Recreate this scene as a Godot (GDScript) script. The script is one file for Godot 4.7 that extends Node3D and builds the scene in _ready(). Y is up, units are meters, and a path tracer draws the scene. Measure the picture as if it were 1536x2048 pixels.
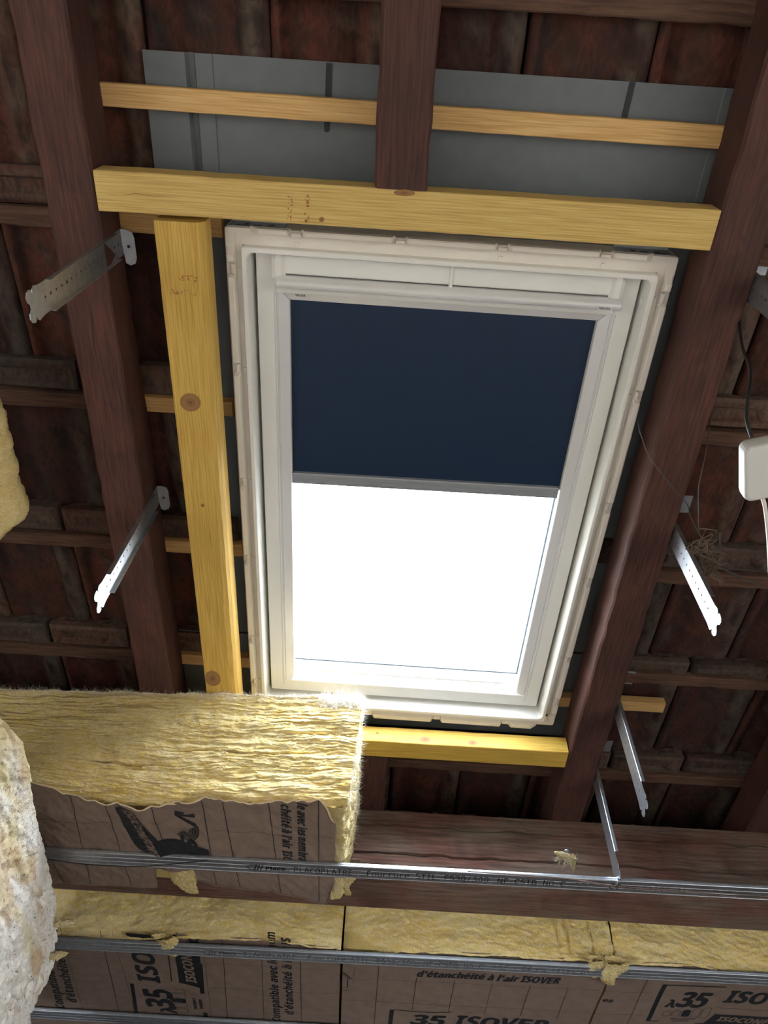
extends Node3D

const PITCH := 35.0
var B := Basis.IDENTITY          # roof axes: x across, y up the slope, z into the room
var M := {}
var rng := RandomNumberGenerator.new()
var fnoise := FastNoiseLite.new()
var used := {}

# ---------------------------------------------------------------- mesh builder
class MB:
	var st := SurfaceTool.new()
	var o := Vector3.ZERO
	var g := -1
	var col := Color.WHITE
	var cf = null                 # optional colour by position, for stains and weathering
	func _init(origin := Vector3.ZERO):
		st.begin(Mesh.PRIMITIVE_TRIANGLES)
		o = origin
	func v(p: Vector3):
		st.set_smooth_group(g)
		st.set_color(cf.call(p) if cf != null else col)
		st.add_vertex(p - o)
	func tri(a: Vector3, b: Vector3, c: Vector3):
		v(a); v(b); v(c)
	func quad(a: Vector3, b: Vector3, c: Vector3, d: Vector3):
		tri(a, b, c); tri(a, c, d)
	func face(pts: Array, centre: Vector3):
		var m := Vector3.ZERO
		for p in pts: m += p
		m /= pts.size()
		var n: Vector3 = (pts[1] - pts[0]).cross(pts[2] - pts[0])
		if n.dot(m - centre) > 0: pts.reverse()
		for i in range(1, pts.size() - 1): tri(pts[0], pts[i], pts[i + 1])
	func hexa(c: Array, bev: float):           # corners by bits x=1 y=2 z=4
		var cen := Vector3.ZERO
		for p in c: cen += p / 8.0
		var vv := []
		for i in 8:
			var e := []
			for a in 3:
				var q: Vector3 = c[i]
				for b in 3:
					if b != a:
						var d: Vector3 = c[i ^ (1 << b)] - c[i]
						q += d.normalized() * minf(bev, d.length() * 0.45)
				e.append(q)
			vv.append(e)
		g = -1
		for a in 3:
			var b: int = 1 << ((a + 1) % 3)
			var d: int = 1 << ((a + 2) % 3)
			for s in 2:
				var k: int = s << a
				face([vv[k][a], vv[k | b][a], vv[k | b | d][a], vv[k | d][a]], cen)
		if bev <= 0.0: return
		for e in 3:
			var a1 := (e + 1) % 3
			var a2 := (e + 2) % 3
			for s in 4:
				var k: int = ((s & 1) << a1) | ((s >> 1) << a2)
				var k2: int = k | (1 << e)
				face([vv[k][a1], vv[k2][a1], vv[k2][a2], vv[k][a2]], cen)
		for i in 8: face([vv[i][0], vv[i][1], vv[i][2]], cen)
	func box(lo: Vector3, hi: Vector3, bev := 0.0):
		var c := []
		for i in 8: c.append(Vector3(hi.x if i & 1 else lo.x, hi.y if i & 2 else lo.y, hi.z if i & 4 else lo.z))
		hexa(c, bev)
	func rings(rs: Array, closed := true, caps := true, crisp := true, g0 := 10):
		# consecutive rings of equal point count; crisp: one smoothing group per lengthwise strip
		var n: int = rs[0].size()
		var cen := Vector3.ZERO
		for p in rs[0]: cen += p / n
		var cen2 := Vector3.ZERO
		for p in rs[-1]: cen2 += p / n
		# orientation from the first ring
		var nn := Vector3.ZERO
		for j in n: nn += (rs[0][j] - cen).cross(rs[0][(j + 1) % n] - cen)
		var fl: bool = nn.dot(cen2 - cen) > 0
		for j in (n if closed else n - 1):
			g = g0 + j if crisp else g0
			var k := (j + 1) % n
			for i in rs.size() - 1:
				if fl: quad(rs[i][j], rs[i + 1][j], rs[i + 1][k], rs[i][k])
				else: quad(rs[i][j], rs[i][k], rs[i + 1][k], rs[i + 1][j])
		g = -1
		if caps and closed:
			cap(rs[0], cen2); cap(rs[-1], cen)
	func cap(ring, away: Vector3):
		var n: int = ring.size()
		var cen := Vector3.ZERO
		for p in ring: cen += p / n
		var nrm := Vector3.ZERO
		for j in n: nrm += (ring[j] - cen).cross(ring[(j + 1) % n] - cen)
		nrm = nrm.normalized()
		var ax: Vector3 = (ring[1] - ring[0]).normalized()
		var ay := nrm.cross(ax)
		var p2 := PackedVector2Array()
		for p in ring: p2.append(Vector2((p - cen).dot(ax), (p - cen).dot(ay)))
		var t := Geometry2D.triangulate_polygon(p2)
		g = -1
		for i in range(0, t.size(), 3): face([ring[t[i]], ring[t[i + 1]], ring[t[i + 2]]], away)
	func tube(pts: Array, r: float, sides := 6, taper := 1.0):
		var rs := []
		var up := Vector3(0.31, 0.53, 0.78)
		for i in pts.size():
			var d: Vector3 = (pts[mini(i + 1, pts.size() - 1)] - pts[maxi(i - 1, 0)]).normalized()
			var a := d.cross(up).normalized()
			var b := d.cross(a)
			up = a.cross(d)
			var rr := r * lerpf(1.0, taper, float(i) / maxi(1, pts.size() - 1))
			var ring := []
			for k in sides: ring.append(pts[i] + (a * cos(TAU * k / sides) + b * sin(TAU * k / sides)) * rr)
			rs.append(ring)
		rings(rs, true, true, false, 7)
	func grid(nu: int, nv: int, fn: Callable, cf = null, flip := false, grp := 3):
		var pts := []
		var cols := []
		for j in nv + 1:
			var row := PackedVector3Array()
			var rc := PackedColorArray()
			for i in nu + 1:
				var p: Vector3 = fn.call(float(i) / nu, float(j) / nv)
				row.append(p)
				rc.append(cf.call(float(i) / nu, float(j) / nv, p) if cf != null else col)
			pts.append(row); cols.append(rc)
		st.set_smooth_group(grp)
		for j in nv:
			for i in nu:
				var q := [[i, j], [i + 1, j], [i + 1, j + 1], [i, j], [i + 1, j + 1], [i, j + 1]]
				if flip: q = [[i, j], [i + 1, j + 1], [i + 1, j], [i, j], [i, j + 1], [i + 1, j + 1]]
				for e in q:
					st.set_color(cols[e[1]][e[0]])
					st.add_vertex(pts[e[1]][e[0]] - o)
	func ribbon(pts: Array, width: float, n: Vector3):
		g = -1
		for i in pts.size() - 1:
			var d: Vector3 = (pts[i + 1] - pts[i]).normalized()
			var s := d.cross(n).normalized() * width * 0.5
			quad(pts[i] - s, pts[i] + s, pts[i + 1] + s, pts[i + 1] - s)
	func mesh() -> ArrayMesh:
		st.generate_normals()
		st.index()
		return st.commit()

# ---------------------------------------------------------------- scene helpers
func nm(called: String) -> String:
	var k: int = used.get(called, -1) + 1
	used[called] = k
	return called if k == 0 else "%s_%03d" % [called, k]

func tag(o: Node, label := "", category := "", group := "", kind := ""):
	if label: o.set_meta("label", label)
	if category: o.set_meta("category", category)
	if group: o.set_meta("group", group)
	if kind: o.set_meta("kind", kind)

func thing(called: String, label: String, category: String, at := Vector3.ZERO, turn := 0.0, group := "", kind := "") -> Node3D:
	var o := Node3D.new()
	o.name = nm(called)
	add_child(o)
	o.transform = Transform3D(B * Basis(Vector3(0, 0, 1), turn), B * at)
	tag(o, label, category, group, kind)
	return o

func part(called: String, mb: MB, m: Material, parent: Node3D, kind := "", label := "") -> MeshInstance3D:
	return part_mesh(called, mb.mesh(), m, parent, kind, label)

func part_mesh(called: String, me: Mesh, m: Material, parent: Node3D, kind := "", label := "") -> MeshInstance3D:
	var i := MeshInstance3D.new()
	i.name = called
	i.mesh = me
	i.material_override = m
	i.cast_shadow = GeometryInstance3D.SHADOW_CASTING_SETTING_ON
	parent.add_child(i, true)
	if kind: i.set_meta("kind", kind)
	if label: i.set_meta("label", label)
	return i

func solid_world(called: String, label: String, boxes: Array, m: Material, cat: String):
	var o := Node3D.new()
	o.name = called
	add_child(o)
	tag(o, label, cat, "", "structure")
	var mb := MB.new()
	for b in boxes: mb.box(b[0], b[1])
	part(called.split("_")[0] + "_surface", mb, m, o)

func noise(seed_: int, freq: float, oct := 4, type := FastNoiseLite.TYPE_SIMPLEX_SMOOTH) -> FastNoiseLite:
	var n := FastNoiseLite.new()
	n.seed = seed_
	n.frequency = freq
	n.fractal_octaves = oct
	n.noise_type = type
	return n

func ntex(seed_: int, freq: float, oct: int, cols: Array, size := 512, type := FastNoiseLite.TYPE_SIMPLEX_SMOOTH, offs: Array = []) -> NoiseTexture2D:
	var t := NoiseTexture2D.new()
	t.width = size; t.height = size
	t.seamless = true
	t.noise = noise(seed_, freq, oct, type)
	t.generate_mipmaps = false
	var gr := Gradient.new()
	var of := PackedFloat32Array()
	for i in cols.size(): of.append(offs[i] if offs.size() else float(i) / (cols.size() - 1))
	gr.offsets = of
	gr.colors = PackedColorArray(cols)
	t.color_ramp = gr
	return t

func ntex_n(seed_: int, freq: float, oct: int, strength: float, size := 512) -> NoiseTexture2D:
	var t := NoiseTexture2D.new()
	t.width = size; t.height = size
	t.seamless = true
	t.noise = noise(seed_, freq, oct)
	t.as_normal_map = true
	t.bump_strength = strength
	t.generate_mipmaps = false
	return t

func mat(albedo: Color, rough := 0.8, metal := 0.0, tex: Texture2D = null, ntx: Texture2D = null, scale := Vector3.ONE, nscale := 1.0) -> StandardMaterial3D:
	var m := StandardMaterial3D.new()
	m.albedo_color = albedo
	m.roughness = rough
	m.metallic = metal
	m.vertex_color_use_as_albedo = true
	m.cull_mode = BaseMaterial3D.CULL_DISABLED
	if tex: m.albedo_texture = tex
	if ntx:
		m.normal_enabled = true
		m.normal_texture = ntx
		m.normal_scale = nscale
	if tex or ntx:
		m.uv1_triplanar = true
		m.uv1_scale = scale
	return m

func again(m: StandardMaterial3D, off: Vector3, tint := Color.WHITE) -> StandardMaterial3D:
	var k := m.duplicate()
	k.uv1_offset = off
	k.albedo_color = m.albedo_color * tint
	return k

func c(r: int, g: int, b: int) -> Color:
	return Color(r / 255.0, g / 255.0, b / 255.0)

func n3(p: Vector3, f := 1.0) -> float:
	return fnoise.get_noise_3d(p.x * f, p.y * f, p.z * f)

# long timber: axis 0 = across (u), 1 = along slope (v). section in the two other axes, with wandering drying cracks
func timber(mb: MB, axis: int, l0: float, l1: float, a0: float, a1: float, w0: float, w1: float, seed_: int, amp := 0.0015, bev := 0.003, cracks := [], nseg := 0):
	if nseg == 0: nseg = maxi(4, int(absf(l1 - l0) / 0.04))
	var rs := []
	for i in nseg + 1:
		var t := float(i) / nseg
		var l := lerpf(l0, l1, t)
		var prof := [Vector2(a0, w0 + bev), Vector2(a0, w1 - bev), Vector2(a0 + bev, w1)]
		for k in cracks:      # [position 0..1, width, depth, wander, from, to]
			var x: float = lerpf(a0, a1, k[0]) + k[3] * fnoise.get_noise_2d(l * 60.0 + seed_ * 17.0, k[0] * 90.0)
			x = clampf(x, a0 + bev + 0.004, a1 - bev - 0.004)
			var open: float = clampf(minf((t - k[4]) * 12.0, (k[5] - t) * 12.0), 0.02, 1.0) * (0.75 + 0.5 * fnoise.get_noise_2d(l * 200.0, seed_))
			prof.append_array([Vector2(x - k[1] * 0.5 * open, w1), Vector2(x, w1 - k[2] * open), Vector2(x + k[1] * 0.5 * open, w1)])
		prof.append_array([Vector2(a1 - bev, w1), Vector2(a1, w1 - bev), Vector2(a1, w0 + bev), Vector2(a1 - bev, w0), Vector2(a0 + bev, w0)])
		var ring := []
		for j in prof.size():
			var q: Vector2 = prof[j]
			var dx := amp * fnoise.get_noise_3d(l * 130.0, q.x * 25.0 + seed_ * 9.1, 3.0) * 2.0
			var dw := amp * fnoise.get_noise_3d(l * 110.0, q.x * 25.0 + seed_ * 9.1, 70.0 + q.y * 15.0) * 2.0
			var p := Vector3(l, q.x + dx, q.y + dw) if axis == 0 else Vector3(q.x + dx, l, q.y + dw)
			ring.append(p)
		rs.append(ring)
	mb.rings(rs, true, true, true)

var fonts := {}
func lettering(mb: MB, text: String, length: float, cap_h: float, fn: Callable, mono := false, bold := true, slant := 0.0):
	var key := str(mono) + str(bold)
	if not fonts.has(key):
		var f := SystemFont.new()
		f.font_names = PackedStringArray(["Droid Sans Mono" if mono else "Droid Sans"])
		f.font_weight = 700 if bold else 400
		fonts[key] = f
	var tm := TextMesh.new()
	tm.font = fonts[key]
	tm.font_size = 48
	tm.pixel_size = 0.01
	tm.depth = 0.0
	tm.curve_step = 2.0
	tm.horizontal_alignment = HORIZONTAL_ALIGNMENT_LEFT
	tm.text = "H"
	var ab := tm.get_aabb()
	var base := ab.position.y
	var ch := ab.size.y
	tm.text = text
	ab = tm.get_aabb()
	var arr := tm.surface_get_arrays(0) if tm.get_surface_count() else []
	if arr.is_empty(): return
	var vs: PackedVector3Array = arr[Mesh.ARRAY_VERTEX]
	var ix: PackedInt32Array = arr[Mesh.ARRAY_INDEX] if arr[Mesh.ARRAY_INDEX] != null else PackedInt32Array(range(vs.size()))
	var sx := length / maxf(ab.size.x, 0.001)
	var sy := cap_h / ch
	mb.g = -1
	# heavy print: the outline is laid down with small offsets to thicken its strokes
	var e := cap_h * 0.035
	for o in ([Vector2(-e, 0), Vector2(e, 0), Vector2(0, e * 0.7), Vector2(0, -e * 0.7)] if bold and not mono else [Vector2.ZERO]):
		for i in range(0, ix.size(), 3):
			for k in 3:
				var p := vs[ix[i + k]]
				var y: float = (p.y - base) * sy + o.y
				mb.v(fn.call((p.x - ab.position.x) * sx + y * slant + o.x, y))

# fluffy wool: short curved hairs standing out of a list of roots
func hairs(mb: MB, roots: Array, dirs: Array, count: int, lmin: float, lmax: float, width: float, spread: float, cols: Array):
	for i in count:
		var k := rng.randi() % roots.size()
		var p: Vector3 = roots[k]
		var d: Vector3 = (dirs[k] + Vector3(rng.randfn(), rng.randfn(), rng.randfn()) * spread).normalized()
		var L := lerpf(lmin, lmax, pow(rng.randf(), 2.5))
		var s := d.cross(Vector3(rng.randfn(), rng.randfn(), rng.randfn())).normalized()
		var bend := Vector3(rng.randfn(), rng.randfn(), rng.randfn()) * L * 0.3
		var a := p - d * 0.003
		var b := p + d * L * 0.5 + bend * 0.4
		var e := p + d * L + bend
		mb.col = cols[rng.randi() % cols.size()]
		mb.g = -1
		mb.tri(a - s * width, a + s * width, b + s * width * 0.7)
		mb.tri(a - s * width, b + s * width * 0.7, b - s * width * 0.7)
		mb.tri(b - s * width * 0.7, b + s * width * 0.7, e)
	mb.col = Color.WHITE

func grid_mesh(nu: int, nv: int, fn: Callable, cf: Callable) -> ArrayMesh:
	var P := PackedVector3Array(); var N := PackedVector3Array(); var C := PackedColorArray(); var I := PackedInt32Array()
	var w := nu + 1
	for j in nv + 1:
		for i in nu + 1:
			var p: Vector3 = fn.call(float(i) / nu, float(j) / nv)
			P.append(p)
			C.append(cf.call(float(i) / nu, float(j) / nv, p))
	for j in nv + 1:
		for i in nu + 1:
			var a := P[j * w + mini(i + 1, nu)] - P[j * w + maxi(i - 1, 0)]
			var b := P[mini(j + 1, nv) * w + i] - P[maxi(j - 1, 0) * w + i]
			N.append(a.cross(b).normalized())
	for j in nv:
		for i in nu:
			var k := j * w + i
			I.append_array([k, k + w + 1, k + 1, k, k + w, k + w + 1])
	var arr := []
	arr.resize(Mesh.ARRAY_MAX)
	arr[Mesh.ARRAY_VERTEX] = P; arr[Mesh.ARRAY_NORMAL] = N; arr[Mesh.ARRAY_COLOR] = C; arr[Mesh.ARRAY_INDEX] = I
	var me := ArrayMesh.new()
	me.add_surface_from_arrays(Mesh.PRIMITIVE_TRIANGLES, arr)
	return me

func along(tab: Array, x: float) -> float:      # piecewise linear table [[x, y], ...]
	if x <= tab[0][0]: return tab[0][1]
	for i in tab.size() - 1:
		if x <= tab[i + 1][0]:
			return lerpf(tab[i][1], tab[i + 1][1], (x - tab[i][0]) / (tab[i + 1][0] - tab[i][0]))
	return tab[-1][1]

func lin(r: int, g: int, b: int) -> Color:
	return c(r, g, b).srgb_to_linear()

func white(_a, _b, _p) -> Color:
	return Color.WHITE

func materials():
	fnoise = noise(11, 1.0, 3)
	var grain := ntex(3, 0.012, 5, [c(158, 150, 146), c(214, 206, 202), c(252, 248, 246)], 1024)
	var grain_n := ntex_n(5, 0.02, 5, 7.0, 1024)
	M.grain = grain
	var rl := Vector3(11, 0.55, 11)
	var ru := Vector3(0.55, 7, 7)
	M.rafter = mat(Color.WHITE, 0.75, 0, grain, grain_n, rl, 0.5)
	M.old_batten = mat(c(112, 84, 68), 0.85, 0, grain, grain_n, ru, 1.2)
	M.purlin = mat(c(250, 246, 242), 0.85, 0, grain, grain_n, Vector3(0.4, 6, 6), 1.2)
	var pine := ntex(8, 0.012, 5, [c(206, 166, 104), c(236, 204, 134), c(252, 230, 170)], 1024)
	var pine_n := ntex_n(9, 0.03, 4, 3.0, 512)
	M.pine_u = mat(c(226, 222, 200), 0.7, 0, pine, pine_n, Vector3(0.4, 17, 17), 0.6)
	M.pine_v = mat(c(226, 220, 192), 0.7, 0, pine, pine_n, Vector3(17, 0.4, 17), 0.6)
	M.batten_u = mat(c(229, 214, 208), 0.7, 0, pine, pine_n, Vector3(0.4, 17, 17), 0.6)
	M.crumb = mat(c(44, 34, 28), 0.9)
	M.stamp = mat(c(168, 112, 66), 0.8)
	M.knot = mat(Color.WHITE, 0.7)
	var tile_t := ntex(21, 0.010, 5, [c(150, 148, 146), c(205, 200, 196), c(245, 240, 236), c(196, 190, 186), c(255, 252, 250)], 1024, FastNoiseLite.TYPE_SIMPLEX_SMOOTH, [0.0, 0.3, 0.5, 0.68, 0.9])
	var tile_n := ntex_n(22, 0.03, 5, 5.0, 512)
	M.tiles = []
	for k in 4: M.tiles.append(again(mat(Color.WHITE, 0.9, 0, tile_t, tile_n, Vector3(2.6, 1.3, 2.6), 0.8), Vector3(0.31, 0.17, 0.53) * k, [c(250, 240, 236), c(214, 208, 206), c(244, 226, 218), c(200, 200, 202)][k]))
	M.foam = mat(c(232, 226, 216), 0.75, 0, null, ntex_n(31, 0.2, 3, 2.0, 256), Vector3(12, 12, 12), 0.25)
	M.white = mat(c(236, 235, 230), 0.38)
	M.alu = mat(c(226, 226, 226), 0.34, 0.15)
	M.alu_shaded = mat(c(158, 163, 168), 0.4, 0.2)  # darker than the rails: backlit shade put into the bar's colour
	M.gasket = mat(c(26, 32, 36), 0.6)
	M.spacer = mat(c(70, 82, 88), 0.5)
	M.blind = mat(c(18, 42, 70), 0.45)
	var gl := StandardMaterial3D.new()
	gl.transparency = BaseMaterial3D.TRANSPARENCY_ALPHA
	gl.albedo_color = Color(0.9, 0.95, 0.97, 0.05)
	gl.roughness = 0.0
	M.glass = gl
	var spang := ntex(41, 0.03, 3, [c(205, 208, 212), c(222, 225, 228), c(236, 238, 242)], 512, FastNoiseLite.TYPE_CELLULAR)
	M.zinc = mat(c(215, 218, 222), 0.38, 0.92, spang, null, Vector3(4, 4, 4))
	M.zinc_worn = mat(c(198, 202, 206), 0.48, 0.85, spang, null, Vector3(3, 3, 3))
	M.ink = mat(c(26, 27, 32), 0.8)
	M.ink_faint = mat(c(92, 96, 102), 0.7)
	M.flash = mat(c(106, 112, 115), 0.6, 0.0, ntex(43, 0.02, 4, [c(238, 239, 240), c(252, 252, 252)], 512), null, Vector3(2, 2, 2))
	M.strap = mat(c(34, 38, 44), 0.6)
	var kr := ntex(51, 0.02, 4, [c(226, 210, 196), c(238, 222, 208), c(246, 232, 219)], 512)
	M.kraft = mat(c(138, 127, 120), 0.85, 0, kr, ntex_n(52, 0.012, 4, 3.0, 512), Vector3(1.6, 1.6, 1.6), 0.3)
	M.paper = mat(c(222, 200, 168), 0.9)
	M.wool = mat(Color.WHITE, 1.0, 0, ntex(55, 0.05, 4, [c(205, 196, 178), c(255, 252, 246)], 512), ntex_n(56, 0.06, 5, 7.0, 512), Vector3(2.2, 9, 9), 0.6)
	M.wool_soft = mat(Color.WHITE, 1.0, 0, ntex(57, 0.06, 4, [c(214, 206, 190), c(255, 253, 248)], 512), ntex_n(58, 0.08, 5, 9.0, 512), Vector3(5, 5, 5), 0.8)
	M.wool_white = mat(Color.WHITE, 1.0, 0, ntex(59, 0.05, 4, [c(236, 230, 220), c(255, 254, 251)], 512), ntex_n(60, 0.08, 5, 9.0, 512), Vector3(7, 3, 7), 0.7)
	M.hair = mat(Color.WHITE, 1.0)
	M.hair.backlight = Color(0.4, 0.38, 0.3)
	M.plaster = mat(c(150, 142, 132), 0.95)
	M.floor = mat(c(226, 216, 202), 0.8, 0, grain, null, Vector3(2, 0.6, 0.6))
	M.plastic = mat(c(214, 214, 210), 0.5, 0, null, ntex_n(61, 0.1, 3, 1.0, 256), Vector3(9, 9, 9), 0.15)
	M.cable_black = mat(c(22, 22, 24), 0.5)
	M.cable_white = mat(c(228, 226, 220), 0.5)
	M.cable_yellow = mat(c(225, 200, 40), 0.5)
	M.wire = mat(c(70, 66, 64), 0.5, 0.3)
	M.straw = mat(c(116, 96, 84), 0.9)
	M.slab = mat(c(70, 58, 52), 0.95)

# ---------------------------------------------------------------- the place
func _ready():
	rng.seed = 7
	var s := sin(deg_to_rad(PITCH))
	var co := cos(deg_to_rad(PITCH))
	B = Basis(Vector3(1, 0, 0), Vector3(0, s, co), Vector3(0, -co, s))
	# camera: 1.6 m off the inner faces of the rafters
	var mv := Vector3(-128, 2256, 1500).normalized()
	var cu := Vector3(1, 0.06, -(mv.x + 0.06 * mv.y) / mv.z).normalized()
	var cw := cu.cross(-mv)
	var cam := Camera3D.new()
	cam.name = "camera"
	cam.fov = rad_to_deg(2.0 * atan(1024.0 / 1500.0))
	cam.near = 0.02
	add_child(cam)
	cam.transform = Transform3D(B * Basis(Vector3(cu.x, -mv.x, cw.x), -Vector3(cu.y, -mv.y, cw.y), -Vector3(cu.z, -mv.z, cw.z)), B * Vector3(0, 0, 1.6))
	cam.current = true
	# overcast daylight
	var env := Environment.new()
	env.background_mode = Environment.BG_SKY
	var sm := ProceduralSkyMaterial.new()
	sm.sky_top_color = c(226, 238, 252)
	sm.sky_horizon_color = c(240, 243, 247)
	sm.ground_horizon_color = c(150, 150, 146)
	sm.ground_bottom_color = c(110, 110, 104)
	sm.sky_energy_multiplier = 1.0
	sm.ground_energy_multiplier = 1.0
	var sky := Sky.new()
	sky.sky_material = sm
	env.sky = sky
	env.background_energy_multiplier = 1.0
	env.tonemap_mode = Environment.TONE_MAPPER_LINEAR
	env.tonemap_exposure = EXPOSURE
	env.ssao_enabled = true
	env.ssil_enabled = true
	env.sdfgi_enabled = true
	var we := WorldEnvironment.new()
	we.name = "world_environment"
	we.environment = env
	add_child(we)
	materials()
	shell()
	roof()
	window()
	blind()
	hangers()
	channels()
	upper_batt()
	lower_batts()
	loose_wool()
	wiring()

const EXPOSURE := 35.0

func shell():
	# room below the slope: floor 2.9 m under the foot of the camera's perpendicular
	var fy := -2.9
	solid_world("floor", "loft floor, its unseen pale rear and dark eaves strip toned to shape bounce light", [[Vector3(-3.4, fy - 0.1, 0.4), Vector3(3.4, fy, 5.2)]], M.floor, "floor")
	var eb := MB.new()
	for k in 21: eb.box(Vector3(-3.4, fy - 0.1, 0.395 - 0.2 * (k + 1)), Vector3(3.4, fy, 0.39 - 0.2 * k), 0.002)  # made-up dark front zone, keeps floor bounce off the lower batts
	part("bounce_damping_boards", eb, M.slab, get_node("floor"))
	for side in [-1.0, 1.0]:
		var bx := []
		for q in [[fy, GW[0], -3.8, 5.2], [GW[1], 1.8, -3.8, 5.2], [GW[0], GW[1], -3.8, GW[2]], [GW[0], GW[1], GW[3], 5.2]]:
			bx.append([Vector3(minf(3.2 * side, 3.4 * side), q[0], q[2]), Vector3(maxf(3.2 * side, 3.4 * side), q[1], q[3])])
		var lr := "left" if side < 0 else "right"
		solid_world("wall_" + lr, "plain plastered %s gable wall of the loft with an added fill light opening" % lr, bx, M.plaster, "wall")
		fill_light_window("window_2" if side < 0 else "window_3", lr, side)
	solid_world("wall_front", "low eaves wall at the foot of the slope", [[Vector3(-3.4, fy, -3.8), Vector3(3.4, -2.1, -3.6)]], M.plaster, "wall")
	solid_world("wall_back", "plain plastered wall behind the camera", [[Vector3(-3.4, fy, 5.0), Vector3(3.4, -0.9, 5.2)]], M.plaster, "wall")
	# added unseen slab keeping sky light out of tile gaps, with window opening
	var ce := Node3D.new()
	ce.name = "ceiling"
	add_child(ce)
	ce.transform = Transform3D(B, Vector3.ZERO)
	tag(ce, "sloping tiled roof seen from underneath", "roof", "", "structure")
	var mb := MB.new()
	var hx := [WC.x - 0.452, WC.x + 0.452]
	var hy := [WC.y - 0.705, WC.y + 0.705]
	for b in [[-3.4, hx[0], -4.5, 2.1], [hx[1], 3.4, -4.5, 2.1], [hx[0], hx[1], -4.5, hy[0]], [hx[0], hx[1], hy[1], 2.1]]:
		mb.box(Vector3(b[0], b[2], -0.30), Vector3(b[1], b[3], -0.25))
	part("closing_slab", mb, M.slab, ce)
	tiles(ce)
	# the far slope, behind the camera
	var top := B * Vector3(0, 2.1, -0.25)
	var t := Node3D.new()
	t.name = "ceiling_001"
	add_child(t)
	t.transform = Transform3D(Basis(Vector3(1, 0, 0), Vector3(0, -s_(), co_()), Vector3(0, co_(), s_())) , top)
	tag(t, "opposite roof slope behind the camera", "roof", "", "structure")
	mb = MB.new()
	mb.box(Vector3(-3.4, -0.3, 0), Vector3(3.4, 4.6, 0.06))
	part("closing_slab", mb, M.plaster, t)

const GW := [-2.35, -1.22, 0.9, 4.2]      # added fill light windows, unseen: sill, head, front and back edge

func fill_light_window(called: String, lr: String, side: float):  # invented opening that lights the floor for soft fill from below
	var o := Node3D.new()
	o.name = called
	add_child(o)
	tag(o, "added unseen fill light window in the %s gable wall, beside the camera" % lr, "window", "", "structure")
	var mb := MB.new()
	var x0 := 3.27 * side
	var x1 := 3.33 * side
	var n := 3
	for q in [[GW[0], GW[0] + 0.05, GW[2], GW[3]], [GW[1] - 0.05, GW[1], GW[2], GW[3]]]: mb.box(Vector3(minf(x0, x1), q[0], q[2]), Vector3(maxf(x0, x1), q[1], q[3]), 0.004)
	for k in n + 1:
		var z := lerpf(GW[2] + 0.025, GW[3] - 0.025, float(k) / n)
		mb.box(Vector3(minf(x0, x1), GW[0], z - 0.025), Vector3(maxf(x0, x1), GW[1], z + 0.025), 0.004)
	part("window_frame", mb, M.white, o)
	for k in n:
		var za := lerpf(GW[2], GW[3], float(k) / n)
		var zb := lerpf(GW[2], GW[3], float(k + 1) / n)
		mb = MB.new()
		mb.quad(Vector3(3.3 * side, GW[0], za), Vector3(3.3 * side, GW[1], za), Vector3(3.3 * side, GW[1], zb), Vector3(3.3 * side, GW[0], zb))
		part("glass_pane", mb, M.glass, o)

func s_() -> float: return sin(deg_to_rad(PITCH))
func co_() -> float: return cos(deg_to_rad(PITCH))

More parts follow.
